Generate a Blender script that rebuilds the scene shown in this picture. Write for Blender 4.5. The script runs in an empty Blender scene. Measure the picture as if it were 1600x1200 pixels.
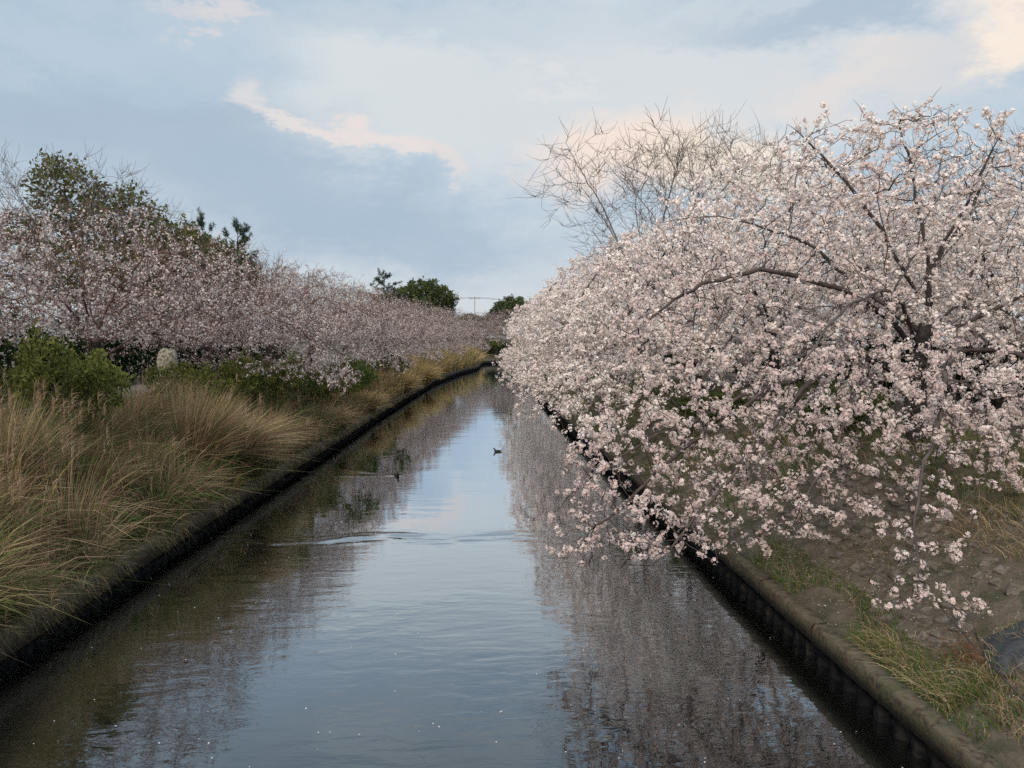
import bpy, math, random
import numpy as np
from mathutils import Vector, Matrix

scene = bpy.context.scene
R = math.radians
rng = np.random.default_rng(7)

# ------------------------------------------------------------------ camera
CAM = np.array([0.0, 0.0, 5.0])
PITCH, YAW = R(3.71), R(2.87)
cd = bpy.data.cameras.new('camera')
cd.sensor_width = 36; cd.lens = 26.0
cd.clip_start = 0.05; cd.clip_end = 6000
cam = bpy.data.objects.new('camera', cd)
cam.location = CAM; cam.rotation_euler = (R(90) - PITCH, 0, -YAW)
scene.collection.objects.link(cam); scene.camera = cam
FPX = 26.0 / 36.0 * 1600
_f = np.array([math.sin(YAW) * math.cos(PITCH), math.cos(YAW) * math.cos(PITCH), -math.sin(PITCH)])
_r = np.array([math.cos(YAW), -math.sin(YAW), 0.0])
_u = np.cross(_r, _f)
def view_dir(px, py):
    d = _f + _r * (px - 800) / FPX - _u * (py - 600) / FPX
    return d / np.linalg.norm(d)

# ------------------------------------------------------------------ world / sky
SUN_ELEV, SUN_AZ = R(36), R(202)           # sun behind the camera, veiled by cloud
world = bpy.data.worlds.new('World'); scene.world = world; world.use_nodes = True
nt = world.node_tree; nt.nodes.clear()
class NB:
    def __init__(s, nt): s.nt = nt
    def n(s, t, **kw):
        x = s.nt.nodes.new(t)
        for k, v in kw.items(): setattr(x, k, v)
        return x
    def l(s, a, b): s.nt.links.new(a, b)
    def val(s, sock, v):
        if isinstance(v, bpy.types.NodeSocket): s.l(v, sock)
        else: sock.default_value = v
    def math(s, op, a, b=0.0, c=None, clamp=False):
        m = s.n('ShaderNodeMath', operation=op); m.use_clamp = clamp
        s.val(m.inputs[0], a); s.val(m.inputs[1], b)
        if c is not None: s.val(m.inputs[2], c)
        return m.outputs[0]
    def vmath(s, op, a, b=None):
        m = s.n('ShaderNodeVectorMath', operation=op)
        s.val(m.inputs[0], a)
        if b is not None: s.val(m.inputs[1], b)
        return m.outputs['Value'] if op in ('DOT_PRODUCT', 'LENGTH') else m.outputs[0]
    def noise(s, vec, scale, detail=4, rough=0.55, dist=0.0, out='Fac'):
        m = s.n('ShaderNodeTexNoise')
        if vec is not None: s.l(vec, m.inputs['Vector'])
        m.inputs['Scale'].default_value = scale; m.inputs['Detail'].default_value = detail
        m.inputs['Roughness'].default_value = rough; m.inputs['Distortion'].default_value = dist
        return m.outputs[out]
    def smooth(s, v, lo, hi, a=0.0, b=1.0):
        m = s.n('ShaderNodeMapRange', interpolation_type='SMOOTHSTEP')
        s.val(m.inputs[0], v)
        for i, q in enumerate((lo, hi, a, b)): m.inputs[i + 1].default_value = q
        return m.outputs[0]
    def mix(s, fac, a, b, mode='MIX'):
        m = s.n('ShaderNodeMix', data_type='RGBA', blend_type=mode)
        s.val(m.inputs[0], fac); s.val(m.inputs[6], a); s.val(m.inputs[7], b)
        return m.outputs[2]
    def scale_vec(s, vec, xyz):
        m = s.n('ShaderNodeMapping'); s.l(vec, m.inputs[0]); m.inputs['Scale'].default_value = xyz
        return m.outputs[0]
def c4(r, g, b): return (r, g, b, 1.0)
def srgb(r, g, b):
    f = lambda v: (v / 255 / 12.92) if v / 255 <= 0.04045 else ((v / 255 + 0.055) / 1.055) ** 2.4
    return (f(r), f(g), f(b), 1.0)

W = NB(nt)
SKY_STRENGTH = 0.1
tc = W.n('ShaderNodeTexCoord'); dirv = tc.outputs['Generated']
sky = W.n('ShaderNodeTexSky', sky_type='NISHITA')
sky.sun_disc = False; sky.sun_elevation = SUN_ELEV; sky.sun_rotation = SUN_AZ
sky.air_density = 1.0; sky.dust_density = 2.0
def skyc(r, g, b):                           # a cloud colour as seen, brought to the sky's own scale
    c = srgb(r, g, b); return tuple(v / SKY_STRENGTH / 1.15 for v in c[:3]) + (1.0,)
stretched = W.scale_vec(dirv, (1.0, 1.0, 2.3))
warp = W.noise(stretched, 4.6, 6, 0.70, 0.0, 'Color')
wv = W.vmath('SUBTRACT', warp, (0.5, 0.5, 0.5))
wsc = W.n('ShaderNodeVectorMath', operation='SCALE'); W.l(wv, wsc.inputs[0]); wsc.inputs['Scale'].default_value = 0.20
wdir = W.vmath('ADD', dirv, wsc.outputs[0])
sep = W.n('ShaderNodeSeparateXYZ'); W.l(dirv, sep.inputs[0])
# a veil of blue-grey stratus, paler towards the horizon, over all of the dome
veil = W.mix(W.smooth(sep.outputs['Z'], 0.0, 0.30), skyc(205, 212, 218), skyc(176, 196, 213))
base = W.mix(0.90, sky.outputs[0], veil)
n1 = W.noise(W.scale_vec(wdir, (1.0, 1.0, 2.6)), 2.2, 2, 0.55)
base = W.mix(W.math('MULTIPLY', W.smooth(n1, 0.46, 0.66), 0.75), base, skyc(212, 219, 223))
n2 = W.noise(W.scale_vec(wdir, (1.0, 1.0, 3.0)), 3.7, 2, 0.6)
base = W.mix(W.math('MULTIPLY', W.smooth(n2, 0.52, 0.70), 0.55), base, skyc(168, 188, 206))
wsep = W.n('ShaderNodeSeparateXYZ'); W.l(wdir, wsep.inputs[0])
yy = W.math('MAXIMUM', wsep.outputs['Y'], 0.08)          # clouds of the forward sky, on a plane ahead (u = x/y, v = z/y)
comb = W.n('ShaderNodeCombineXYZ')
W.l(W.math('DIVIDE', wsep.outputs['X'], yy), comb.inputs[0]); W.l(W.math('DIVIDE', wsep.outputs['Z'], yy), comb.inputs[1])
def blob(px, py, w, h, tilt=0.0, soft=0.15):
    d = view_dir(px, py)
    m = W.n('ShaderNodeMapping', vector_type='TEXTURE'); W.l(comb.outputs[0], m.inputs[0])
    m.inputs['Location'].default_value = (d[0] / d[1], d[2] / d[1], 0); m.inputs['Rotation'].default_value = (0, 0, R(tilt))
    m.inputs['Scale'].default_value = (w / FPX, h / FPX, 1)
    return W.vmath('LENGTH', m.outputs[0]), soft
CLOUDS = [  # centre and size as seen on the evening sky, tilt, colour, strength, softness of the edge
    (640, 150, 340, 105, -9, (213, 219, 222), 0.92, .6), (960, 160, 330, 110, 4, (208, 215, 220), 0.85, .3), (760, 20, 420, 50, 0, (194, 206, 216), 0.8, .2), (1180, 120, 420, 150, 0, (211, 217, 221), 0.85, .3),
    (760, 450, 520, 55, 0, (206, 213, 219), 0.7, .15),
    (190, 190, 330, 90, -4, (166, 184, 202), 0.85, .3), (500, 340, 330, 80, -8, (166, 185, 204), 0.9, .3),
    (300, 105, 170, 60, 4, (176, 195, 212), 0.8, .4),
    (120, 40, 260, 50, 6, (184, 201, 215), 0.8, .2), (1330, 30, 280, 45, 4, (172, 189, 206), 0.9, .3),
    (470, 198, 100, 15, -16, (224, 219, 217), 0.9, .3), (600, 226, 120, 18, -15, (228, 219, 216), 0.9, .35), (700, 258, 55, 20, -25, (223, 216, 214), 0.75, .25),
    (385, 140, 30, 40, 30, (222, 219, 218), 0.7, .2),
    (1010, 235, 150, 70, 14, (242, 224, 212), 0.95, .35), (1150, 265, 130, 55, 0, (245, 230, 213), 0.85, .35), (1290, 140, 110, 38, 10, (228, 218, 213), 0.6, .3), (1420, 120, 120, 36, 0, (224, 217, 214), .5, .2),
    (1560, 55, 90, 60, 25, (246, 232, 218), 0.95, .45), (1500, 30, 60, 30, 20, (222, 222, 222), 0.6, .3), (320, 6, 80, 18, 0, (226, 216, 214), 0.6, .2),
    (880, 130, 60, 14, -6, (224, 224, 224), .5, .2)]
for (px, py, w, h, t, col, k, sf) in CLOUDS:
    q, soft = blob(px, py, w, h, t, sf)
    base = W.mix(W.smooth(q, soft, 1.6 - .5 * soft, k, 0.0), base, skyc(*col))
zen = W.smooth(sep.outputs['Z'], 0.38, 1.0, 1.0, 2.5)        # overcast skies brighten towards the zenith
zc = W.n('ShaderNodeVectorMath', operation='SCALE'); W.l(base, zc.inputs[0]); W.l(zen, zc.inputs['Scale']); base = zc.outputs[0]
bg = W.n('ShaderNodeBackground'); bg.inputs['Strength'].default_value = SKY_STRENGTH
W.l(base, bg.inputs['Color'])
wo = W.n('ShaderNodeOutputWorld'); W.l(bg.outputs[0], wo.inputs['Surface'])

# ------------------------------------------------------------------ sun, exposure
sl = bpy.data.lights.new('sun', 'SUN'); sl.energy = 2.2; sl.angle = R(18); sl.color = (1.0, 0.885, 0.76)
so = bpy.data.objects.new('sun', sl); scene.collection.objects.link(so)
so.location = (-20, -40, 60)
sd = Vector((math.cos(SUN_ELEV) * math.sin(SUN_AZ), math.cos(SUN_ELEV) * math.cos(SUN_AZ), math.sin(SUN_ELEV)))
so.rotation_euler = sd.to_track_quat('Z', 'Y').to_euler()
vs = scene.view_settings
vs.view_transform = 'Standard'; vs.look = 'None'; vs.exposure = 0.28; vs.gamma = 1.0; vs.use_curve_mapping = False
scene.render.engine = 'CYCLES'
world.cycles.sampling_method = 'NONE'
scene.cycles.max_bounces = 5; scene.cycles.diffuse_bounces = 2; scene.cycles.glossy_bounces = 2; scene.cycles.caustics_reflective = False; scene.cycles.caustics_refractive = False; scene.cycles.transparent_max_bounces = 4
scene.cycles.use_denoising = False; scene.cycles.sample_clamp_indirect = 4.0

# ------------------------------------------------------------------ helpers
COL = scene.collection
def tag(o, label=None, cat=None, group=None, kind=None):
    if label: o['label'] = label
    if cat: o['category'] = cat
    if group: o['group'] = group
    if kind: o['kind'] = kind
    return o
def empty(name, loc=(0, 0, 0), rz=0.0):
    o = bpy.data.objects.new(name, None); COL.objects.link(o)
    o.empty_display_size = 0.2; o.location = loc; o.rotation_euler = (0, 0, rz); return o
def mesh(name, V, faces, mat=None, col=None, smooth=False):
    """faces: list of (m,k) index arrays; col: per-vertex rgb"""
    V = np.asarray(V, np.float32)
    me = bpy.data.meshes.new(name)
    faces = [np.asarray(f, np.int32) for f in faces if len(f)]
    tot = np.concatenate([np.full(len(f), f.shape[1], np.int32) for f in faces])
    loops = np.concatenate([f.ravel() for f in faces])
    me.vertices.add(len(V)); me.vertices.foreach_set('co', V.ravel())
    me.loops.add(len(loops)); me.loops.foreach_set('vertex_index', loops)
    me.polygons.add(len(tot))
    me.polygons.foreach_set('loop_start', np.concatenate([[0], np.cumsum(tot)[:-1]]).astype(np.int32))
    if smooth: me.polygons.foreach_set('use_smooth', np.ones(len(tot), bool))
    me.update(calc_edges=True)
    if col is not None:
        a = me.attributes.new('Col', 'FLOAT_COLOR', 'POINT')
        c = np.ones((len(V), 4), np.float32); c[:, :3] = col
        a.data.foreach_set('color', c.ravel())
    if mat: me.materials.append(mat)
    return me
def obj(name, me, parent=None):
    o = bpy.data.objects.new(name, me); COL.objects.link(o)
    if parent: o.parent = parent
    return o
def copy_tree(o, parent=None):
    c = o.copy(); COL.objects.link(c); c.parent = parent
    for ch in o.children:
        d = ch.copy(); COL.objects.link(d); d.parent = c
        for g in ch.children:
            e = g.copy(); COL.objects.link(e); e.parent = d
    return c
def unit(v): return v / np.maximum(np.linalg.norm(v, axis=-1, keepdims=True), 1e-9)
def box_me(name, size, mat, bevel=0.0, jitter=0.0, seed=0):
    import bmesh
    bm = bmesh.new(); bmesh.ops.create_cube(bm, size=1.0)
    for v in bm.verts: v.co = Vector((v.co.x * size[0], v.co.y * size[1], v.co.z * size[2]))
    if bevel: bmesh.ops.bevel(bm, geom=bm.edges[:], offset=bevel, segments=1, affect='EDGES')
    if jitter:
        rr = random.Random(seed)
        for v in bm.verts: v.co += Vector((rr.uniform(-1, 1), rr.uniform(-1, 1), rr.uniform(-1, 1))) * jitter
    me = bpy.data.meshes.new(name); bm.to_mesh(me); bm.free(); me.materials.append(mat); return me

# ------------------------------------------------------------------ materials
def material(name):
    m = bpy.data.materials.new(name); m.use_nodes = True
    n = m.node_tree; n.nodes.clear(); b = NB(n)
    out = b.n('ShaderNodeOutputMaterial'); return m, b, out
def principled(b, out, rough=0.8, spec=0.3):
    p = b.n('ShaderNodeBsdfPrincipled'); p.inputs['Roughness'].default_value = rough
    p.inputs['Specular IOR Level'].default_value = spec
    b.l(p.outputs[0], out.inputs['Surface']); return p
def bump(b, p, h, strength=0.5, dist=0.05):
    m = b.n('ShaderNodeBump'); m.inputs['Strength'].default_value = strength; m.inputs['Distance'].default_value = dist
    b.l(h, m.inputs['Height']); b.l(m.outputs[0], p.inputs['Normal'])
def leafy(name, translucent=0.35, tint=(1, 1, 1)):
    m, b, out = material(name)
    at = b.n('ShaderNodeAttribute', attribute_name='Col')
    c = b.mix(1.0, at.outputs['Color'], c4(*tint), 'MULTIPLY')
    d = b.n('ShaderNodeBsdfDiffuse'); t = b.n('ShaderNodeBsdfTranslucent')
    b.l(c, d.inputs[0]); b.l(c, t.inputs[0])
    mx = b.n('ShaderNodeMixShader'); mx.inputs[0].default_value = translucent
    b.l(d.outputs[0], mx.inputs[1]); b.l(t.outputs[0], mx.inputs[2]); b.l(mx.outputs[0], out.inputs['Surface'])
    return m
def mottled(name, cols, scales, rough=0.9, bstr=0.6, bdist=0.03, bscale=14, spec=0.2):
    m, b, out = material(name); p = principled(b, out, rough, spec)
    g = b.n('ShaderNodeNewGeometry'); v = g.outputs['Position']
    c = c4(*cols[0])
    for i, cc in enumerate(cols[1:]):
        f = b.smooth(b.noise(v, scales[i], 6, 0.62), 0.42, 0.62)
        c = b.mix(f, c, c4(*cc))
    b.val(p.inputs['Base Color'], c)
    if bstr: bump(b, p, b.noise(v, bscale, 7, 0.65), bstr, bdist)
    return m
M_petal = leafy('petal', 0.34)
M_leaf = leafy('leaf', 0.30)
M_blade = leafy('grass_blade', 0.25)
M_bark = mottled('cherry_bark', [(0.040, 0.032, 0.028), (0.075, 0.062, 0.054), (0.025, 0.021, 0.019)], [3.0, 9.0], 0.9, 0.9, 0.02, 30)
M_twig = mottled('twig_bark', [(0.070, 0.054, 0.047), (0.105, 0.080, 0.070)], [4.0], 0.9, 0, 0)
M_red_twig = mottled('budding_twig', [(0.125, 0.078, 0.064), (0.175, 0.112, 0.092)], [4.0], 0.9, 0, 0)
M_grey_bark = mottled('grey_bark', [(0.15, 0.125, 0.11), (0.21, 0.18, 0.16)], [4.0], 0.9, 0, 0)
M_conc = mottled('mossy_concrete', [(0.095, 0.078, 0.054), (0.060, 0.057, 0.027), (0.044, 0.032, 0.022), (0.105, 0.080, 0.050)], [2.2, 5.0, 13.0], 0.92, 0.7, 0.02, 25)
M_pile = mottled('wet_steel', [(0.022, 0.022, 0.023), (0.040, 0.034, 0.030), (0.012, 0.012, 0.013)], [3.0, 9.0], 0.85, 0.6, 0.02, 20, 0.0)
M_block = mottled('dirty_revetment', [(0.130, 0.106, 0.084), (0.180, 0.150, 0.122), (0.080, 0.064, 0.050)], [3.5, 8.0], 0.95, 0.9, 0.04, 12)
M_soil = mottled('bank_soil', [(0.105, 0.082, 0.060), (0.140, 0.112, 0.084), (0.062, 0.055, 0.034)], [0.9, 2.6], 0.95, 0.8, 0.06, 7)
M_slab = mottled('dark_slab', [(0.050, 0.051, 0.055), (0.085, 0.082, 0.080), (0.036, 0.036, 0.040)], [1.6, 6.0], 0.85, 0.5, 0.02, 20)
M_path = mottled('path_gravel', [(0.20, 0.18, 0.165), (0.15, 0.135, 0.125)], [1.4], 0.95, 0.4, 0.01, 40)
M_stone = mottled('lichen_stone', [(0.56, 0.50, 0.38), (0.66, 0.60, 0.48), (0.20, 0.17, 0.11)], [6.0, 11.0], 0.9, 0.9, 0.05, 12)
M_duck = mottled('dark_plumage', [(0.020, 0.018, 0.016), (0.045, 0.038, 0.030)], [14.0], 0.7, 0, 0)
M_bill = mottled('bill', [(0.22, 0.19, 0.10)], [], 0.5, 0, 0)
M_pole = mottled('pole_concrete', [(0.34, 0.33, 0.33), (0.28, 0.27, 0.27)], [1.5], 0.9, 0, 0)
M_wire = mottled('wire', [(0.06, 0.06, 0.065)], [], 0.6, 0, 0)

# ------------------------------------------------------------------ canal lines (metres; the water is z = 0)
LY = np.array([-60, 10, 16, 20, 25, 33, 43, 58, 75, 95, 107, 112, 120, 127, 132, 137, 142.])
LX = np.array([-6.95, -6.9, -6.78, -6.65, -6.42, -6.1, -5.8, -5.1, -4.2, -1.9, 0.15, 0.5, 0.8, 1.3, 4.2, 14.0, 60.])
RY = np.array([-60, 8, 15, 25, 40, 57, 75, 90, 100, 106, 110, 113, 115.])
RX = np.array([5.15, 5.1, 5.08, 5.0, 4.9, 5.1, 6.0, 8.0, 10.5, 14.0, 20.0, 34.0, 60.])
def xl(y): return np.interp(y, LY, LX)
def xr(y): return np.interp(y, RY, RX)
KT = 0.74                                    # coping top
def hnoise(x, y):
    return (np.sin(x * 0.9 + 1.3 * np.sin(y * 0.37)) + np.sin(y * 0.83 + 0.7 * x) + np.sin(1.7 * x - 1.1 * y)) / 3
L_OFF = np.array([0.08, 0.7, 1.3, 2.0, 2.8, 3.6, 4.3, 5.2, 7.0, 9.0, 14, 30, 120, 900.])
L_Z = np.array([0.55, 0.85, 1.2, 1.6, 2.05, 2.4, 2.62, 2.70, 2.72, 2.72, 2.7, 2.7, 2.7, 2.7])
R_OFF = np.array([0.08, 0.8, 1.3, 1.9, 2.5, 3.1, 3.7, 4.3, 5.2, 8.0, 14, 30, 120, 900.])
R_Z = np.array([0.52, 0.86, 1.15, 1.52, 1.9, 2.28, 2.62, 2.82, 2.9, 2.9, 2.9, 2.9, 2.9, 2.9])
def zl(d): return np.interp(d, L_OFF, L_Z)
def zr(d): return np.interp(d, R_OFF, R_Z)
def ground_z(x, y):
    x = np.asarray(x, float); y = np.asarray(y, float)
    d = xl(y) - x; e = x - xr(y)
    return np.where(d > 0.05, zl(d), np.where(e > 0.05, zr(e), 0.0))
def strip_ground(name, line, outs, offs, zs, amp):
    offs = np.concatenate([[0.135, 0.14], offs[1:]]); zs = np.concatenate([[-1.6, zs[0]], zs[1:]])   # the earth goes down behind the piles
    n, m = len(line), len(offs)
    P = line[:, None, :] + outs[:, None, :] * offs[None, :, None]
    Z = np.broadcast_to(zs, (n, m)).copy()
    Z += amp * hnoise(P[..., 0], P[..., 1]) * np.clip((offs - 0.3) / 1.0, 0, 1)[None]
    V = np.dstack([P, Z]).reshape(-1, 3)
    i, j = np.meshgrid(np.arange(n - 1), np.arange(m - 1), indexing='ij')
    a = (i * m + j).ravel()
    F = np.stack([a, a + 1, a + m + 1, a + m], 1)
    return mesh(name, V, [F], M_soil, smooth=True)
def resample(X, Y, ds):
    p = np.stack([X, Y], 1); s = np.concatenate([[0], np.cumsum(np.linalg.norm(np.diff(p, axis=0), axis=1))])
    q = np.arange(0, s[-1], ds); return np.stack([np.interp(q, s, X), np.interp(q, s, Y)], 1)
Lline = resample(LX, LY, 0.8); Rline = resample(RX, RY, 0.8)
# outward direction: straight left first, swinging round to forward past the bend
a = np.interp(Lline[:, 1], [95, 125, 137, 142], [R(180), R(140), R(100), R(90)])
Louts = np.stack([np.cos(a), np.sin(a)], 1)
Routs = np.tile(np.array([[1.0, 0.0]]), (len(Rline), 1))
tag(obj('ground_left_bank', strip_ground('ground_left_bank', Lline, Louts, L_OFF, L_Z, 0.05)), 'earth bank and flat ground left of the canal', kind='structure')
tag(obj('ground_right_bank', strip_ground('ground_right_bank', Rline, Routs, R_OFF, R_Z, 0.05)), 'earth bank and flat ground right of the canal', kind='structure')

# footpath along the top of the left bank
pl = Lline[(Lline[:, 1] > 4) & (Lline[:, 1] < 110)]
pv = np.concatenate([np.c_[pl[:, 0] - 6.0, pl[:, 1], np.full(len(pl), 2.80)], np.c_[pl[:, 0] - 9.2, pl[:, 1], np.full(len(pl), 2.80)]])
k = len(pl); ii = np.arange(k - 1)
tag(obj('path', mesh('path', pv, [np.stack([ii, ii + 1, ii + 1 + k, ii + k], 1)], M_path)), 'grey footpath along the top of the left bank', kind='structure')

# ------------------------------------------------------------------ water
def water_mesh():
    ys = np.concatenate([np.arange(4.0, 36, 0.12), np.arange(40, 70, 0.3), np.arange(70, 145, 1.0)])
    ys = np.concatenate([[-60, -20, 0], ys])
    u = np.linspace(0, 1, 90)
    X0 = np.where(ys > 112, -0.6, xl(ys) - 0.4); X1 = np.where(ys > 108, 62.0, xr(ys) + 0.4)
    X = X0[:, None] + (X1 - X0)[:, None] * u[None]; Y = np.broadcast_to(ys[:, None], X.shape)
    r2 = np.random.default_rng(3)
    Z = np.zeros_like(X)
    # a bow wave running across, with trains of finer ripples in front of it
    arcs = [(17.9, -1.4, 0.012, 0.009, 0.50, 0.34, -5.2, 2.4)]
    for q in range(13):
        xc = -5.6 + 9.2 * (q + r2.uniform(-.3, .3)) / 12; w_ = r2.uniform(.5, 1.1)
        arcs.append((17.8 + r2.uniform(-.45, .35), xc, r2.uniform(.08, .35), r2.uniform(.014, .028), r2.uniform(.34, .56), r2.uniform(.2, .38), xc - w_, xc + w_))
    for (y0, x0, cur, amp, wl, wid, xlo, xhi) in arcs:
        yc = y0 - cur * (X - x0) ** 2 + 0.15 * np.sin(X * 1.9)
        g = np.exp(-((Y - yc) / wid) ** 2) * np.clip((X - xlo) / 0.6, 0, 1) * np.clip((xhi - X) / 0.6, 0, 1)
        Z += amp * g * np.sin(2 * np.pi * (Y - yc) / wl)
    # wakes of the two water birds
    for (bx, by, hx, hy, amp) in [(-2.75, 25.8, 0.95, -0.30, 0.012), (0.95, 31.0, -1.0, 0.05, 0.006)]:
        h = np.array([hx, hy]) / math.hypot(hx, hy)
        al = (X - bx) * h[0] + (Y - by) * h[1]; ac = -(X - bx) * h[1] + (Y - by) * h[0]
        back = np.clip(-al, 0, None)
        g = np.exp(-((np.abs(ac) - 0.30 * back) / (0.10 + 0.03 * back)) ** 2) * np.exp(-back / 2.5) * (al < 0.1)
        Z += amp * g
    n, m = X.shape
    V = np.dstack([X, Y, Z]).reshape(-1, 3)
    i, j = np.meshgrid(np.arange(n - 1), np.arange(m - 1), indexing='ij'); a = (i * m + j).ravel()
    return V, np.stack([a, a + 1, a + m + 1, a + m], 1)
m, b, out = material('canal_water')
lw = b.n('ShaderNodeLayerWeight'); lw.inputs['Blend'].default_value = 0.5
refl = b.smooth(lw.outputs['Facing'], 0.31, 0.95, 0.03, 0.97)
dif = b.n('ShaderNodeBsdfDiffuse'); dif.inputs[0].default_value = (0.006, 0.006, 0.005, 1)
gls = b.n('ShaderNodeBsdfGlossy'); gls.inputs['Roughness'].default_value = 0.01; gls.inputs['Color'].default_value = (0.88, 0.94, 0.99, 1)
mxs = b.n('ShaderNodeMixShader'); b.l(refl, mxs.inputs[0]); b.l(dif.outputs[0], mxs.inputs[1]); b.l(gls.outputs[0], mxs.inputs[2])
b.l(mxs.outputs[0], out.inputs['Surface'])
g = b.n('ShaderNodeNewGeometry'); pos = g.outputs['Position']
big = b.noise(b.scale_vec(pos, (0.35, 0.7, 1)), 1.0, 2, 0.5)
mid = b.noise(b.scale_vec(pos, (1.3, 3.6, 1)), 1.0, 3, 0.5, 0.3)
fin = b.noise(b.scale_vec(pos, (4.0, 9.5, 1)), 1.0, 3, 0.55, 0.4)
sy = b.n('ShaderNodeSeparateXYZ'); b.l(pos, sy.inputs[0])
near = b.smooth(sy.outputs['Y'], 15.5, 19.0, 1.0, 0.35)
gust = b.smooth(b.noise(b.scale_vec(pos, (0.16, 0.28, 1)), 1.0, 3, 0.5), 0.35, 0.65, 0.45, 1.1)
amt = b.math('MULTIPLY', near, gust)
h = b.math('ADD', b.math('MULTIPLY', mid, 0.0095), b.math('MULTIPLY', fin, 0.0012))
h = b.math('MULTIPLY', h, amt)
h = b.math('ADD', h, b.math('MULTIPLY', big, 0.010))
bp = b.n('ShaderNodeBump'); bp.inputs['Strength'].default_value = 1.0; bp.inputs['Distance'].default_value = 1.0
b.l(h, bp.inputs['Height'])
for q in (lw, dif, gls): b.l(bp.outputs[0], q.inputs['Normal'])
M_water = m
wV, wF = water_mesh()
WL = 0.12                                    # water level
wV[:, 2] += WL
tag(obj('canal_water', mesh('canal_water', wV, [wF], M_water, smooth=True)), 'dark rippled canal water mirroring sky and trees', kind='structure')

# ------------------------------------------------------------------ retaining walls: coping blocks on sheet piles
def pile_me():
    prof = [(-.20, 0.0), (-.13, 0.0), (-.07, -.08), (.07, -.08), (.13, 0.0), (.20, 0.0)]   # along, depth
    z0, z1 = -1.2, 0.48; V = []; F = []
    for s in (0.0, -0.03):
        for (t, d) in prof: V += [(d + s, t, z0), (d + s, t, z1)]
    n = len(prof)
    for i in range(n - 1):
        a = 2 * i; F.append((a, a + 2, a + 3, a + 1)); c = a + 2 * n; F.append((c, c + 1, c + 3, c + 2))
    return mesh('sheet_pile', V, [np.array(F)], M_pile)
PILE = pile_me()
def coping_me(i, low=0.36):
    r2 = random.Random(i); L = 1.985; ny = 8
    prof = [(0.10, low), (0.10, 0.695), (0.075, 0.732), (-0.13, 0.742), (-0.15, 0.60), (-0.15, low)]
    V = []; F = []
    for j in range(ny + 1):
        for (x, z) in prof:
            V.append((x + r2.uniform(-.006, .006), -L / 2 + L * j / ny, z + r2.uniform(-.004, .004)))
    n = len(prof)
    for j in range(ny):
        for q in range(n):
            a = j * n + q; c = j * n + (q + 1) % n
            F.append((a, c, c + n, a + n))
    me = mesh('coping_block', V, [np.array(F)], M_conc)
    return me
COPE = {-1: [coping_me(i) for i in range(4)], 1: [coping_me(i + 4, 0.46) for i in range(4)]}
def wall(line, side, label):
    root = tag(empty('retaining_wall', (float(line[0, 0]), float(line[0, 1]), 0)), label, 'wall')
    o0 = Vector(root.location)
    s = np.concatenate([[0], np.cumsum(np.linalg.norm(np.diff(line, axis=0), axis=1))])
    def at(q):
        p0 = np.array([np.interp(q, s, line[:, 0]), np.interp(q, s, line[:, 1])])
        p1 = np.array([np.interp(q + .2, s, line[:, 0]), np.interp(q + .2, s, line[:, 1])])
        t = p1 - p0; return p0, math.atan2(t[1], t[0]) - math.pi / 2
    q = 1.0; i = 0
    while q < s[-1] - 1:
        p0, an = at(q)
        o = obj('coping_block', COPE[side][i % 4], root)
        o.location = Vector((p0[0], p0[1], 0.006 * math.sin(i * 2.1))) - o0; o.rotation_euler = (0, 0, an + (0 if side < 0 else math.pi))
        q += 2.0; i += 1
    q = 0.2; far = []
    while q < s[-1] - 1:
        p0, an = at(q)
        if p0[1] < 62:
            o = obj('sheet_pile', PILE, root); o.location = Vector((p0[0], p0[1], 0)) - o0
            o.rotation_euler = (0, 0, an + (0 if side < 0 else math.pi))
        else: far.append((p0[0], p0[1]))
        q += 0.4
    if far:
        f = np.array(far); k = len(f)
        V = np.concatenate([np.c_[f, np.full(k, -1.0)], np.c_[f, np.full(k, 0.37)]]) - np.array(o0)
        ii = np.arange(k - 1)
        obj('wall_face', mesh('wall_face', V, [np.stack([ii, ii + 1, ii + 1 + k, ii + k], 1)], M_pile), root)
    return root
wl = resample(LX, LY, 0.5); wr = resample(RX, RY, 0.5)
wall(wl[(wl[:, 1] > 5)], -1, 'dark sheet pile wall with brown concrete coping under the left reed bank')
wall(wr[(wr[:, 1] > 4)], 1, 'dark sheet pile wall with mossy concrete coping below the right slope')

# ------------------------------------------------------------------ revetment blocks on the right slope
rev = tag(empty('revetment', (float(xr(12.)), 12, 0)), 'soil covered block revetment on the right canal slope', kind='structure')
BLK = [box_me('block', (0.215, 0.315, 0.14), M_block, 0.035, 0.022, s) for s in range(6)]
slope_a = math.atan2(0.38, 0.60)
rb = random.Random(5); cnt = 0
for r_ in range(14):
    d = 0.95 + r_ * 0.19
    y = 8.9 + (0.16 if r_ % 2 else 0)
    while y < 15.3 and cnt < 298:
        o = obj('block', BLK[rb.randrange(6)], rev); cnt += 1
        zz = float(zr(d)) + rb.uniform(-0.120, -0.045)
        o.location = Vector((float(xr(y)) + d, y, zz)) - rev.location
        o.rotation_euler = (rb.uniform(-.16, .16), -slope_a + rb.uniform(-.24, .14), .45 + rb.uniform(-.22, .22))
        o.scale = (1, rb.uniform(0.9, 1.05), rb.uniform(0.8, 1.15))
        y += 0.325

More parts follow.
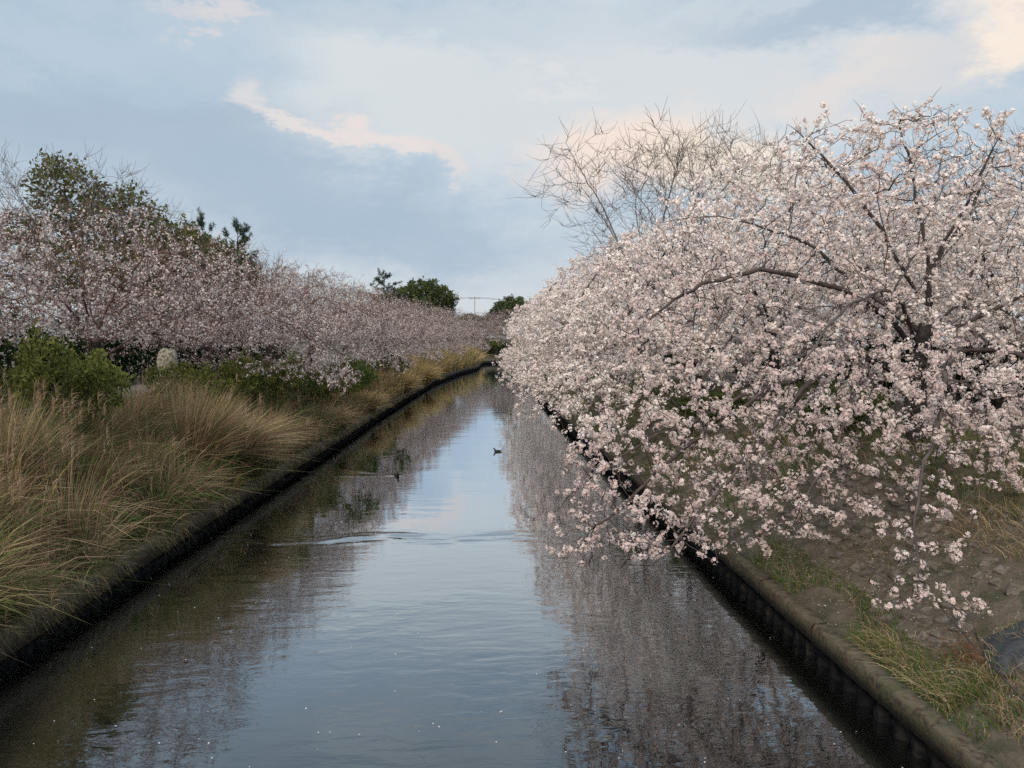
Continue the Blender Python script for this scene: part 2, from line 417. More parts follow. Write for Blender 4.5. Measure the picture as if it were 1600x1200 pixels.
# ------------------------------------------------------------------ tree machinery
def colonize(P0, par0, A, step, di, dk, iters, rg, bias=(0, 0, 0), wob=0.25, maxn=12500):
    P = np.zeros((maxn, 3)); par = np.full(maxn, -1); n = len(P0)
    P[:n] = P0; par[:n] = par0; grown = np.zeros(maxn, int)
    A = A.copy(); near = np.zeros(len(A), int); nd = np.full(len(A), 1e9)
    bias = np.array(bias)
    def upd(lo, hi):
        for c in range(lo, hi, 128):
            B = P[c:min(c + 128, hi)]
            d = (A * A).sum(1)[:, None] - 2 * A @ B.T + (B * B).sum(1)[None]
            k = d.argmin(1); dm = d[np.arange(len(A)), k]
            u = dm < nd; nd[u] = dm[u]; near[u] = k[u] + c
    upd(0, n)
    for it in range(iters):
        keep = nd > dk * dk
        A, near, nd = A[keep], near[keep], nd[keep]
        if len(A) == 0: break
        m = nd < di * di
        if not m.any(): break
        idx = near[m]; v = unit(A[m] - P[idx])
        g, inv = np.unique(idx, return_inverse=True)
        acc = np.zeros((len(g), 3)); np.add.at(acc, inv, v)
        ok = grown[g] < 3; g = g[ok]; acc = acc[ok]
        if len(g) == 0: break
        dirs = unit(unit(acc) + bias + rg.normal(0, wob, acc.shape))
        if n + len(g) > maxn: break
        P[n:n + len(g)] = P[g] + dirs * step; par[n:n + len(g)] = g; grown[g] += 1
        lo = n; n += len(g); upd(lo, n)
    return P[:n], par[:n]
def polyline(pts, step, rg, wob=0.05):
    pts = np.array(pts, float); s = np.concatenate([[0], np.cumsum(np.linalg.norm(np.diff(pts, axis=0), axis=1))])
    q = np.linspace(0, s[-1], max(2, int(s[-1] / step) + 1))
    # smooth corner-cut
    out = np.stack([np.interp(q, s, pts[:, k]) for k in range(3)], 1)
    for _ in range(3): out[1:-1] = 0.25 * out[:-2] + 0.5 * out[1:-1] + 0.25 * out[2:]
    w = np.cumsum(rg.normal(0, wob, out.shape), 0) * 0.5
    w -= np.linspace(0, 1, len(q))[:, None] * w[-1] * 0.5
    out[1:] += w[1:] - w[0]
    return out
def skeleton(trunk, limbs, step, rg, wob=0.03):
    P = polyline(trunk, step, rg, wob * 0.5); par = list(range(-1, len(P) - 1)); P = list(P)
    for L in limbs:
        q = polyline(L, step, rg, wob); T = np.array(P)
        i = int(((T - q[0]) ** 2).sum(1).argmin())
        for x in q[1:]:
            P.append(x); par.append(i); i = len(P) - 1
    return np.array(P), np.array(par)
def radii(P, par, tip, ex):
    n = len(P); acc = np.zeros(n)
    for i in range(n - 1, -1, -1):
        if acc[i] == 0: acc[i] = tip ** ex
        if par[i] >= 0: acc[par[i]] += acc[i]
    return acc ** (1 / ex)
def tubes(P, par, r, sel, k):
    """tube mesh over the segments (parent -> i) with sel[i]"""
    n = len(P); seg = np.where(sel & (par >= 0))[0]
    pp = par[seg]
    best = np.full(n, -1); br = np.zeros(n)
    for i in range(n):
        q = par[i]
        if q >= 0 and r[i] > br[q]: br[q] = r[i]; best[q] = i
    main = best[pp] == seg
    d = np.zeros((n, 3)); ok = par >= 0; d[ok] = unit(P[ok] - P[par[ok]])
    dn = d.copy(); hb = best >= 0; dn[hb] = unit(d[hb] + d[best[hb]])
    def ring(C, D, Rr):
        ref = np.tile(np.array([0.31, 0.87, 0.22]), (len(C), 1))
        X = unit(np.cross(D, ref)); Y = np.cross(D, X)
        a = np.arange(k) * 2 * np.pi / k
        return C[:, None] + (X[:, None] * np.cos(a)[None, :, None] + Y[:, None] * np.sin(a)[None, :, None]) * Rr[:, None, None]
    Dm = np.where(main[:, None], dn[pp], d[seg])
    S = ring(P[pp], Dm, np.where(main, r[pp], r[seg] * 1.15)); E = ring(P[seg], dn[seg], r[seg])
    # share the end ring of the parent where the parent's own segment is in the selection
    m = len(seg); eid = np.full(n, -1); eid[seg] = np.arange(m)
    shared = main & (eid[pp] >= 0)
    base = np.where(shared, eid[pp] * k, 0)
    own = np.where(~shared)[0]; base[own] = m * k + np.arange(len(own)) * k
    V = np.concatenate([E.reshape(-1, 3), S[own].reshape(-1, 3)])
    j = np.arange(k); j2 = (j + 1) % k; e0 = np.arange(m) * k
    F = np.stack([base[:, None] + j, base[:, None] + j2, e0[:, None] + j2, e0[:, None] + j], 2).reshape(-1, 4)
    return V, F
def join(parts):
    V = []; F = []; o = 0
    for v, f in parts:
        V.append(v); F.append(f + o); o += len(v)
    return np.concatenate(V), np.concatenate(F)
def rand_frames(D, rg):
    """orthonormal frames with z axis = D"""
    Z = unit(D); X = unit(np.cross(Z, rg.normal(size=Z.shape))); return X, np.cross(Z, X), Z
def flowers_near(C, D, size, rg, col, heart):
    n = len(C); X, Y, Z = rand_frames(D, rg)
    loc = [(0, 0, -0.10)]
    for q in range(5):
        a = q * 2 * np.pi / 5
        loc += [(0.72 * math.cos(a - .50), 0.72 * math.sin(a - .50), 0.10), (1.0 * math.cos(a), 1.0 * math.sin(a), 0.30), (0.72 * math.cos(a + .50), 0.72 * math.sin(a + .50), 0.10)]
    loc = np.array(loc); s = size[:, None, None]
    V = C[:, None] + (X[:, None] * loc[None, :, 0:1] + Y[:, None] * loc[None, :, 1:2] + Z[:, None] * loc[None, :, 2:3]) * s
    V += rg.normal(0, 0.08, V.shape) * s
    F = np.array([(0, 1 + 3 * q, 2 + 3 * q, 3 + 3 * q) for q in range(5)])
    F = (np.arange(n)[:, None, None] * 16 + F[None]).reshape(-1, 4)
    cc = np.repeat(col[:, None], 16, 1); cc[:, 0] = heart
    return V.reshape(-1, 3), F, cc.reshape(-1, 3)
def flowers_far(C, D, size, rg, col):
    n = len(C); X, Y, Z = rand_frames(D, rg); a = np.arange(5) * 2 * np.pi / 5
    loc = np.stack([np.cos(a), np.sin(a), np.where(np.arange(5) % 2, .25, -.1)], 1); s = size[:, None, None]
    V = C[:, None] + (X[:, None] * loc[None, :, 0:1] + Y[:, None] * loc[None, :, 1:2] + Z[:, None] * loc[None, :, 2:3]) * s
    F = np.arange(n * 5).reshape(n, 5)
    return V.reshape(-1, 3), F, np.repeat(col[:, None], 5, 1).reshape(-1, 3)
def add_twigs(P, par, r, cand, num, length, rg, droop=0.0, tip=0.003, segs=3, up=0.1):
    """short side shoots; returns extended arrays"""
    i = rg.choice(cand, num); n = len(P)
    d = np.zeros((len(i), 3)); ok = par[i] >= 0
    d[ok] = unit(P[i[ok]] - P[par[i[ok]]])
    D = unit(d * 0.7 + rg.normal(0, 0.6, d.shape) + np.array([0, 0, up]))
    L = length * rg.uniform(0.5, 1.3, len(i)) / segs
    PP = [P]; QQ = [par]; RR = [r]; prev = i; pos = P[i]
    for s in range(segs):
        D = unit(D + rg.normal(0, 0.16, D.shape) + np.array([0, 0, -droop]))
        pos = pos + D * L[:, None]
        idx = n + np.arange(len(i)); n += len(i)
        PP.append(pos); QQ.append(prev); RR.append(np.full(len(i), tip * (1.25 - 0.35 * s))); prev = idx
    return np.concatenate(PP), np.concatenate(QQ), np.concatenate(RR)
def ellipsoid(c, rad, n, rg, shell=0.0):
    v = unit(rg.normal(size=(n, 3))); q = rg.uniform(shell ** 3, 1, n) ** (1 / 3)
    return np.array(c) + v * q[:, None] * np.array(rad)
def bark_parts(P, par, r, parent, bark=M_bark, twig=M_twig, thick=0.055, mid=0.014):
    k1 = r >= thick; k2 = (r < thick) & (r >= mid); k3 = r < mid
    v, f = tubes(P, par, r, k1, 9)
    o1 = obj('trunk', mesh('trunk', v, [f], bark, smooth=True), parent)
    prt = []
    if k2.any(): prt.append(tubes(P, par, r, k2, 5))
    if k3.any(): prt.append(tubes(P, par, r, k3, 3))
    v, f = join(prt)
    o2 = obj('branches', mesh('branches', v, [f], twig, smooth=True), parent)
    return o1, o2
def blossom_part(P, par, r, parent, rg, thin, per_node, nfl, fsize, csize, near, open_=0.95, bright=1.0, skip=None, clump=1.3, topthin=False, origin=None):
    idx = np.where((r < thin) & (par >= 0))[0]
    if skip is not None: idx = idx[~skip(P[idx])]
    q = P[idx]; k_ = 2 * np.pi / clump
    fld = np.sin(k_ * q[:, 0] + 1.9 * np.sin(k_ * .7 * q[:, 1])) + np.sin(k_ * .9 * q[:, 1] + 1.7 * np.sin(k_ * .8 * q[:, 2]) + 2) + np.sin(k_ * 1.3 * q[:, 2] + 1.5 * np.sin(k_ * .6 * q[:, 0]))
    dens = per_node * np.clip(1 + .62 * fld, .12, 2.4)
    if topthin: dens = dens * np.interp(q[:, 2], [1.5, 3.0, 4.8, 6.0], [1.7, 1.3, .62, .40])
    w = rg.poisson(dens); idx = np.repeat(idx, w)
    t = rg.random(len(idx))[:, None]
    C = P[par[idx]] * (1 - t) + P[idx] * t
    C = C + unit(rg.normal(size=C.shape)) * (r[idx][:, None] + 0.45 * csize)
    nf = rg.poisson(nfl - 1, len(C)) + 1
    ci = np.repeat(np.arange(len(C)), nf)
    D = unit(rg.normal(size=(len(ci), 3)) + np.array([0, 0, 0.15]))
    cs = csize * rg.uniform(0.7, 1.25, len(C))
    Q = C[ci] + D * cs[ci][:, None]
    tint = rg.random(len(C))[ci] * 0.7 + rg.random(len(ci)) * 0.3
    pale = np.array([0.97, 0.885, 0.82]); pink = np.array([0.87, 0.70, 0.64])
    col = (pale + (pink - pale) * tint[:, None] ** 1.4) * bright
    sz = fsize * rg.uniform(0.75, 1.2, len(ci))
    bud = rg.random(len(ci)) > open_
    col[bud] = np.array([0.34, 0.185, 0.16]); sz[bud] *= 0.55
    if near:                                  # single petals on the sprays close to the bridge, simpler flowers deeper in the crown
        nr = np.linalg.norm(Q + origin - CAM, axis=1) < 15.0
        V, F, cc = flowers_near(Q[nr], D[nr], sz[nr], rg, col[nr], np.array([0.62, 0.40, 0.37]))
        V2, F2, c2 = flowers_far(Q[~nr], D[~nr], sz[~nr] * .95, rg, col[~nr])
        me = mesh('blossoms', np.concatenate([V, V2]), [F, F2 + len(V)], M_petal, np.concatenate([cc, c2]))
    else:
        V, F, cc = flowers_far(Q, D, sz, rg, col)
        me = mesh('blossoms', V, [F], M_petal, cc)
    return tag(obj('blossoms', me, parent), kind='stuff'), len(F)
def leaf_part(C, D, size, cols, parent, rg, name='foliage', aspect=0.42, mat=M_leaf):
    n = len(C); X, Y, Z = rand_frames(D, rg)
    Lx = size[:, None]; Wd = Lx * aspect
    A = C; Bm = C + Z * Lx * 0.5 + X * Wd * 0.5; Cm = C + Z * Lx * 0.5 - X * Wd * 0.5; E = C + Z * Lx + Y * Lx * 0.12
    V = np.stack([A, Bm, E, Cm], 1).reshape(-1, 3); F = np.arange(4 * n).reshape(n, 4)
    return tag(obj(name, mesh(name, V, [F], mat, np.repeat(cols[:, None], 4, 1).reshape(-1, 3)), parent), kind='stuff')

# ------------------------------------------------------------------ the great cherry at the right
def great_cherry():
    rg = np.random.default_rng(11)
    root = tag(empty('cherry_tree', (9.3, 15.0, 2.8)), 'largest nearest cherry in full pale pink bloom, hanging over the right slope', 'cherry tree', 'cherry trees along the right bank')
    O = np.array([9.3, 15.0, 2.8])
    trunk = [(9.35, 15.05, 2.5), (9.2, 15, 3.6), (9.25, 14.95, 4.6), (9.4, 14.9, 5.5)]
    limbs = [
        [(9.4, 14.9, 5.5), (9.3, 15, 6.8), (9.0, 15, 8.2), (8.6, 15, 9.1)],
        [(9.4, 14.9, 5.5), (8.3, 15, 7.2), (7.0, 15, 8.7), (6.3, 15, 9.2)],
        [(9.35, 14.95, 6.3), (10.2, 15, 7.5), (10.7, 15.2, 8.7), (10.9, 15.2, 8.9)],
        [(9.35, 14.95, 6.3), (9.9, 14.4, 8.0), (10.1, 14.2, 8.8)],
        [(9.2, 14.95, 4.7), (7.6, 14.5, 5.9), (5.6, 14.0, 6.4), (3.8, 13.6, 6.0), (2.7, 13.4, 5.1)],
        [(9.2, 15, 4.1), (7.5, 13.9, 4.7), (5.2, 13.0, 4.1), (3.2, 12.6, 2.8), (2.0, 12.3, 1.8)],
        [(7.5, 13.9, 4.7), (5.6, 12.3, 4.0), (4.1, 11.4, 2.7), (3.1, 11.0, 1.7)],
        [(5.2, 13.0, 4.1), (3.4, 13.4, 3.2), (2.2, 13.6, 2.4), (1.4, 13.6, 1.6)],
        [(7.5, 13.9, 4.7), (6.7, 12.4, 4.1), (5.7, 11.6, 3.1), (5.0, 11.2, 2.2)],
        [(5.6, 12.3, 4.0), (4.6, 12.6, 3.0), (3.8, 12.4, 2.1), (3.3, 12.2, 1.5)],
        [(9.2, 15, 4.3), (8.7, 13.0, 5.0), (7.5, 11.2, 4.4), (6.4, 10.0, 3.2), (6.0, 9.5, 2.3), (5.8, 9.2, 1.6)],
        [(9.3, 14.95, 4.9), (10.6, 14.0, 5.7), (11.8, 13.0, 6.4), (13.0, 12.4, 6.3)],
        [(9.3, 14.95, 5.0), (9.2, 17.0, 6.5), (8.6, 19.0, 7.1)],
        [(9.25, 14.95, 4.8), (7.7, 13.0, 5.8), (6.0, 11.6, 5.4), (4.7, 10.9, 4.3)],
        [(9.25, 14.95, 4.6), (9.9, 13.2, 4.8), (9.8, 11.6, 4.2), (9.2, 10.8, 3.5)],
        [(9.3, 14.95, 5.0), (7.2, 15.6, 7.0), (5.2, 15.6, 7.7), (4.0, 15.4, 7.4)]]
    P, par = skeleton(trunk, limbs, 0.22, rg, 0.045)
    A = np.concatenate([ellipsoid(c, q, n, rg) for c, q, n in [
        ((8.6, 15.0, 7.3), (3.3, 3.0, 2.35), 2100), ((10.6, 14.6, 6.9), (1.9, 2.0, 2.0), 420), ((5.6, 13.8, 5.3), (3.3, 2.0, 1.9), 1100),
        ((3.7, 12.9, 2.9), (2.3, 1.4, 1.35), 620), ((4.7, 12.2, 3.4), (2.4, 1.5, 1.4), 520), ((3.2, 11.6, 2.0), (1.7, 1.0, .8), 260), ((7.2, 11.4, 3.85), (2.5, 1.6, 1.2), 860), ((6.6, 13.4, 3.9), (2.6, 1.6, 1.1), 420),
        ((6.15, 9.8, 2.45), (0.85, 0.6, 0.75), 90), ((11.0, 13.6, 5.4), (2.2, 2.0, 1.6), 420),
        ((8.6, 17.5, 6.6), (2.8, 2.0, 2.0), 380), ((9.6, 11.6, 3.8), (1.7, 1.3, 1.0), 380)]])
    A = A[A[:, 2] > ground_z(A[:, 0], A[:, 1]) + 0.55]
    A = np.concatenate([A, ellipsoid((8.0, 11.0, 3.3), (1.7, 1.0, .75), 330, rg)])
    DR = ellipsoid((4.3, 12.0, 2.5), (2.9, 1.3, .95), 900, rg)
    A = np.concatenate([A, ellipsoid((5.85, 9.3, 1.72), (.75, .5, .42), 110, rg), ellipsoid((2.2, 12.4, 1.5), (1.1, .8, .55), 150, rg), DR[DR[:, 2] > ground_z(DR[:, 0], DR[:, 1]) + .4]])
    P, par = colonize(P, par, A, 0.20, 2.2, 0.27, 60, rg, (0, 0, 0.0), 0.28, 16000)
    r = radii(P, par, 0.0060, 2.3); r = np.minimum(r, 0.135)
    r[:14] = np.linspace(0.26, 0.135, 14)
    cand = np.where(r < 0.014)[0]
    P2, par2, r2 = add_twigs(P, par, r, cand, 1700, 0.42, rg, 0.05, 0.0048)
    hi = np.where((r < 0.02) & (P[:, 2] > 8.6))[0]
    P2, par2, r2 = add_twigs(P2, par2, r2, hi, 60, 0.4, rg, -0.1, 0.0045, 3, 0.7)
    P2 = P2 - O
    bark_parts(P2, par2, r2, root)
    return root, blossom_part(P2, par2, r2, root, rg, 0.0125, 1.12, 7.8, 0.027, 0.050, True, 0.97, clump=0.95, origin=O)[1]
_, nA = great_cherry()
print('great cherry flowers', nA)

def cherry_model(seed, rad, top, droop, reach, nattr, per, nfl, open_, fs, bright=1.0, twigs=1300, low=(0.9, 0.9, 0.6, -0.5, -1.6, -2.2, -2.2), cs=0.06):
    """a spreading cherry; -x is the canal side. base at the origin"""
    rg = np.random.default_rng(seed); root = empty('cherry_tree')
    fork = 1.7
    trunk = [(0.2, 0, -0.3), (0, 0.05, 0.8), (-0.15, 0, fork), (-0.2, 0, fork + 0.9)]
    limbs = []
    for q in range(8):
        a = q * 2 * np.pi / 8 + rg.uniform(-.25, .25)
        L = rad * rg.uniform(0.75, 0.95); L = L + max(0, -math.cos(a)) * reach * 0.75
        zz = fork + rg.uniform(0.0, 0.8)
        e = top * rg.uniform(0.55, 0.85); fall = max(0, -math.cos(a)) * droop * 0.9
        c, s = math.cos(a), math.sin(a)
        limbs.append([(-0.15, 0, zz), (L * .3 * c, L * .3 * s, zz + (e - zz) * .55), (L * .65 * c, L * .65 * s, e * 0.92), (L * c, L * s, e * 0.85 - fall)])
        if c < -0.3:
            limbs.append([(-0.15, 0, zz - 0.3), (L * .35 * c, L * .35 * s, zz + 0.8), (L * .7 * c, L * .7 * s, zz + 0.3 - fall * .25), (L * 1.0 * c, L * 1.0 * s, max(zz - 0.3 - fall * .6, low[3]))])
    for q in range(3):
        limbs.append([(-0.2, 0, fork + .8), (rg.uniform(-.8, .8), rg.uniform(-.8, .8), top * .65), (rg.uniform(-1.6, 1.6), rg.uniform(-1.6, 1.6), top * 0.93)])
    P, par = skeleton(trunk, limbs, 0.25, rg, 0.05)
    n1 = int(nattr * 0.62)
    A = [ellipsoid((0, 0, top * 0.60), (rad, rad, top * 0.42), n1, rg, 0.35)]
    A.append(ellipsoid((-reach * 0.75 - rad * 0.45, 0, top * 0.42 - droop * 0.22), (rad * 0.62, rad * 0.85, top * 0.34), int(nattr * 0.26), rg))
    A.append(ellipsoid((-reach * 0.85 - rad * 0.75, 0, top * 0.22 - droop * 0.55), (rad * 0.40, rad * 0.80, top * 0.22), int(nattr * 0.12), rg))
    A = np.concatenate(A)
    hb = np.interp(-A[:, 0], [-9, 3.0, 3.2, 4.5, 6.6, 7.2, 20], low)
    A = A[A[:, 2] > hb + 0.3]
    P, par = colonize(P, par, A, 0.24, 2.4, 0.33, 55, rg, (0, 0, 0), 0.28, 8000)
    r = np.minimum(radii(P, par, 0.006, 2.3), 0.13); r[:10] = np.linspace(0.23, 0.13, 10)
    cand = np.where(r < 0.014)[0]
    P, par, r = add_twigs(P, par, r, cand, twigs, 0.5, rg, 0.02, 0.0055 if low[0] > 1 else 0.0045, 3, 0.25)
    bark_parts(P, par, r, root, M_bark, M_red_twig if low[0] > 1 else M_twig)
    _, nf = blossom_part(P, par, r, root, rg, 0.012, per, nfl, fs, cs, False, open_, bright, topthin=low[0] > 1)
    print('cherry', seed, len(P), nf)
    return root
def put(model, used, x, y, z, rz, s, label, group, flip=False, cat='cherry tree'):
    o = model if id(model) not in used else copy_tree(model)
    used.add(id(model))
    o.location = (x, y, z); o.rotation_euler = (0, 0, rz); o.scale = (s[0], s[1] * (-1 if flip else 1), s[2])
    return tag(o, label, cat, group)
used = set()
ORD = ['second', 'third', 'fourth', 'fifth', 'sixth', 'seventh', 'eighth', 'ninth', 'tenth', 'eleventh', 'twelfth']
RM = [cherry_model(21, 4.6, 7.3, 2.6, 2.2, 3600, 1.25, 8.5, 0.97, 0.033, cs=.078), cherry_model(22, 4.8, 7.2, 2.8, 2.4, 3600, 1.25, 8.5, 0.97, 0.033, cs=.078)]
RSP = [(15.2, 20.5, 1.0), (16.5, 29.0, 1.0), (9.4, 22.5, 1.03), (8.9, 29.5, 1.0), (8.6, 37, 0.98), (8.6, 45, 1.0), (8.8, 53.5, 1.0), (9.2, 62, 1.0), (10.2, 71, 1.0), (11.6, 80, 1.0), (13.5, 89, 0.95), (17, 98, 0.95), (22, 103, 0.9)]
for i, (x, y, s) in enumerate(RSP[:2]):
    put(RM[i], used, x, y, 2.8, R([50, -40][i]), (s, s, s), ['pale pink cherry tree behind the big one, cut by the right edge', 'pale pink cherry tree at the back, farther behind the big right one'][i], 'cherry trees behind the right bank')
RSP = RSP[2:]
for i, (x, y, s) in enumerate(RSP):
    put(RM[i % 2], used, x, y, 2.75, R([4, -8, 10, -5, 7, -10, 3, -4, -12, -30, -40][i]), (s, s, s * [1.02, 0.97, 1.0, 1.03][i % 4]),
        f'cherry tree in full pale pink bloom, {ORD[i]} from the front along the right bank', 'cherry trees along the right bank', flip=(i // 2) % 2 == 1)
LOWL = (2.0, 1.9, 1.6, 0.9, 0.2, -0.3, -0.3); LOWM = (1.7, 1.6, 1.2, 0.3, -0.5, -1.0, -1.0)
LM = [cherry_model(31, 4.4, 6.0, 1.2, 1.0, 3000, 0.62, 4.0, 0.52, 0.029, 0.76, 3300, LOWL), cherry_model(32, 4.6, 6.2, 1.4, 1.1, 3000, 0.66, 4.0, 0.54, 0.029, 0.78, 3300, LOWM)]
LSP = [(-12.6, 14.6, 1.0), (-11.4, 22.5, 1.04), (-10.6, 29.5, 0.98), (-10.1, 36.5, 1.0), (-9.7, 44, 1.0), (-9.2, 52, 1.0), (-8.6, 61, 1.0), (-7.8, 70, 1.0), (-6.9, 80, 1.0), (-5.6, 90, 1.0), (-4.0, 101, 1.0)]
for i, (x, y, s) in enumerate(LSP):
    lab = 'half opened brownish pink cherry tree at the left edge, nearest on the left bank' if i == 0 else f'half opened brownish pink cherry tree, {ORD[i-1]} from the front along the left bank'
    put(LM[0 if i < 2 else (i + 1) % 2], used, x, y, 2.65, R(180 + [150, 62, 9, -4, 6, -9, 5, -3, 8, -5, 4][i]), (s, s, s), lab, 'cherry trees along the left bank', flip=(i // 2) % 2 == 1)
# cherries on the far bank where the canal turns away
FARB = [(2.0, 137, 1.15, 'left of those facing down the canal'), (6.5, 139.5, 1.2, 'middle of those facing down the canal'), (11.5, 143, 1.15, 'right of those facing down the canal'),
        (-3.5, 133, 1.1, 'half behind the last left reeds'), (19, 148, 1.1, 'farthest right, behind the right tips')]
for i, (x, y, s, lab) in enumerate(FARB):
    put(LM[i % 2], used, x, y, 2.6, R([95, 80, 70, 120, 70][i]), (s, s, s), 'distant dusky cherry on the far bank, ' + lab, 'cherry trees at the far bend')
# ------------------------------------------------------------------ bare trees
def bare_model(seed, H, spread, nattr=900):
    rg = np.random.default_rng(seed); root = empty('bare_tree')
    trunk = [(0, 0, -0.3), (0.05, 0, H * .2), (0, 0.05, H * .32)]
    limbs = []
    for q in range(6):
        a = q * 2 * np.pi / 6 + rg.uniform(-.3, .3); L = spread * rg.uniform(.5, .95); z0 = H * rg.uniform(.2, .32)
        c, s = math.cos(a), math.sin(a); e = H * rg.uniform(.8, .97)
        limbs.append([(0, 0, z0), (L * .25 * c, L * .25 * s, z0 + (e - z0) * .3), (L * .6 * c, L * .6 * s, z0 + (e - z0) * .68), (L * c, L * s, e)])
    P, par = skeleton(trunk, limbs, 0.3, rg, 0.05)
    v = rg.uniform(0, 1, (nattr * 3, 3)); z = v[:, 2] ** .7; a = v[:, 0] * 2 * np.pi
    w = spread * np.clip((z - .25) / .5, 0.1, 1.05) * np.sqrt(np.clip(1.25 - z, 0, 1) / .5).clip(0, 1)
    rr = np.sqrt(v[:, 1]) * w
    A = np.stack([rr * np.cos(a), rr * np.sin(a), z * H], 1)[z > 0.35][:nattr]
    P, par = colonize(P, par, A, 0.3, 2.5, 0.5, 50, rg, (0, 0, 0.35), 0.14, 5000)
    r = np.minimum(radii(P, par, 0.0065, 2.3), 0.16)
    P, par, r = add_twigs(P, par, r, np.where(r < 0.02)[0], 1300, 0.9, rg, -0.10, 0.0062, 3, 0.45)
    bark_parts(P, par, r, root, M_grey_bark, M_grey_bark, 0.06, 0.016)
    return root
BM = [bare_model(41, 11.0, 4.6), bare_model(42, 10.5, 4.2)]
BSP = [(7.2, 30.5, 2.8, .92, 20, 'leafless tree with fanned grey twigs, leftmost of those above the right blossoms'),
       (10.3, 33.0, 2.8, 1.02, 130, 'tall leafless tree rising beside the big right cherry, tallest bare one'),
       (17.0, 24.0, 2.8, 0.78, 250, 'leafless tree showing at the right edge behind the big cherry'),
       (-17.6, 34.0, 2.7, 0.92, 75, 'leafless tree topping the evergreen behind the left cherries'),
       (-17.5, 38.0, 2.7, 0.80, 190, 'lower leafless tree right of the tall left evergreen'),
       (-20.5, 27.0, 2.7, 0.80, 300, 'leafless tree at the left edge behind the cherries')]
for i, (x, y, z, s, a, lab) in enumerate(BSP):
    put(BM[i % 2], used, x, y, z, R(a), (s * (1.25 if i == 0 else 1), s * (1.25 if i == 0 else 1), s), lab, 'bare winter trees', cat='bare tree')

# ------------------------------------------------------------------ evergreens and pines
def evergreen_model(seed, H, blobs, nattr, leafsize, per, tone, lsz_var=0.4):
    rg = np.random.default_rng(seed); root = empty('evergreen_tree')
    trunk = [(0, 0, -0.3), (0.1, 0, H * .25), (0, 0.1, H * .45)]
    limbs = []
    for (c, rad, w) in blobs: limbs.append([(0, 0, H * rg.uniform(.2, .42)), (c[0] * .5, c[1] * .5, H * .4 + c[2] * .15), tuple(c)])
    P, par = skeleton(trunk, limbs, 0.35, rg, 0.05)
    tot = sum(w for _, _, w in blobs)
    A = np.concatenate([ellipsoid(c, rad, int(nattr * w / tot), rg, 0.45) for c, rad, w in blobs])
    P, par = colonize(P, par, A, 0.32, 3.0, 0.45, 50, rg, (0, 0, .05), 0.25, 6000)
    r = np.minimum(radii(P, par, 0.009, 2.3), 0.24)
    bark_parts(P, par, r, root)
    idx = np.where((r < 0.016) & (par >= 0))[0]; idx = np.repeat(idx, rg.poisson(per, len(idx)))
    C = P[idx] + rg.normal(0, 0.17, (len(idx), 3))
    D = unit(rg.normal(size=C.shape) + np.array([0, 0, .3]))
    t = (0.5 * rg.random(len(P))[idx] + 0.5 * rg.random(len(idx)))[:, None]
    cols = np.array(tone[0]) * (1 - t) + np.array(tone[1]) * t
    leaf_part(C, D, leafsize * rg.uniform(1 - lsz_var, 1 + lsz_var, len(C)), cols, root, rg, 'foliage', 0.5)
    print('evergreen', seed, len(C))
    return root
olive = ((0.055, 0.066, 0.024), (0.19, 0.18, 0.068))
dark = ((0.040, 0.056, 0.026), (0.125, 0.140, 0.058))
E1 = evergreen_model(51, 10.5, [((-1.3, 0, 10.0), (1.6, 1.6, 1.5), 1), ((0.6, 0.3, 8.6), (2.0, 2.0, 1.6), 1.2), ((2.6, 0, 7.2), (1.8, 1.8, 1.4), 1), ((-2.6, 0.2, 7.4), (1.6, 1.8, 1.4), 1), ((0, 0, 5.6), (3.6, 3.0, 1.8), 1.4)], 1700, 0.22, 15, olive)
E2 = evergreen_model(52, 8.5, [((0, 0, 6.2), (4.0, 4.0, 2.9), 2), ((3.0, 0.5, 5.0), (2.2, 2.2, 1.9), .8), ((-3.0, -.3, 4.9), (2.4, 2.4, 2.0), .8), ((0, 0, 3.6), (4.2, 4.0, 1.6), 1.0)], 1700, 0.34, 20.0, dark)
put(E1, used, -17.6, 36.0, 2.7, 0, (1.1, 1, .92), 'tall olive evergreen with stepped crown behind the left cherries', None, cat='evergreen tree')
for (x, y, s, a, lab) in [(-17.2, 46, (0.95, .9, 0.94), 30, 'round evergreen low beside the stepped olive tree, behind the left cherries'),
                          (-8.6, 130, (1.45, 1.4, 1.32), 80, 'broad round dark evergreen far off, right of the distant pine'),
                          (-13.2, 136, (1.4, 1.3, 1.2), 200, 'lower dark evergreen between the distant pine and the broad round one'),
                          (8.0, 150, (1.3, 1.2, 1.12), 140, 'far dark evergreen above the bend, at the tips of the right cherries'),
                          (-25, 24, (1.0, 1, .9), 10, 'dark evergreen filling the gap behind the nearest left cherry')]:
    put(E2, used, x, y, 2.7, R(a), s, lab, 'round evergreens', cat='evergreen tree')
for (x, y, s, a, lab) in [(-1.0, 168, (1.1, 1.0, .80), 15, 'low dark evergreen far beyond the bend, below the utility pole'), (20, 172, (1.3, 1.2, 1.0), 75, 'dark evergreen far beyond the bend, hidden low behind the right tips'), (-22, 160, (1.3, 1.2, 1.0), 110, 'dark evergreen far left of the distant pine')]:
    put(E2, used, x, y, 2.7, R(a), s, lab, 'round evergreens', cat='evergreen tree')
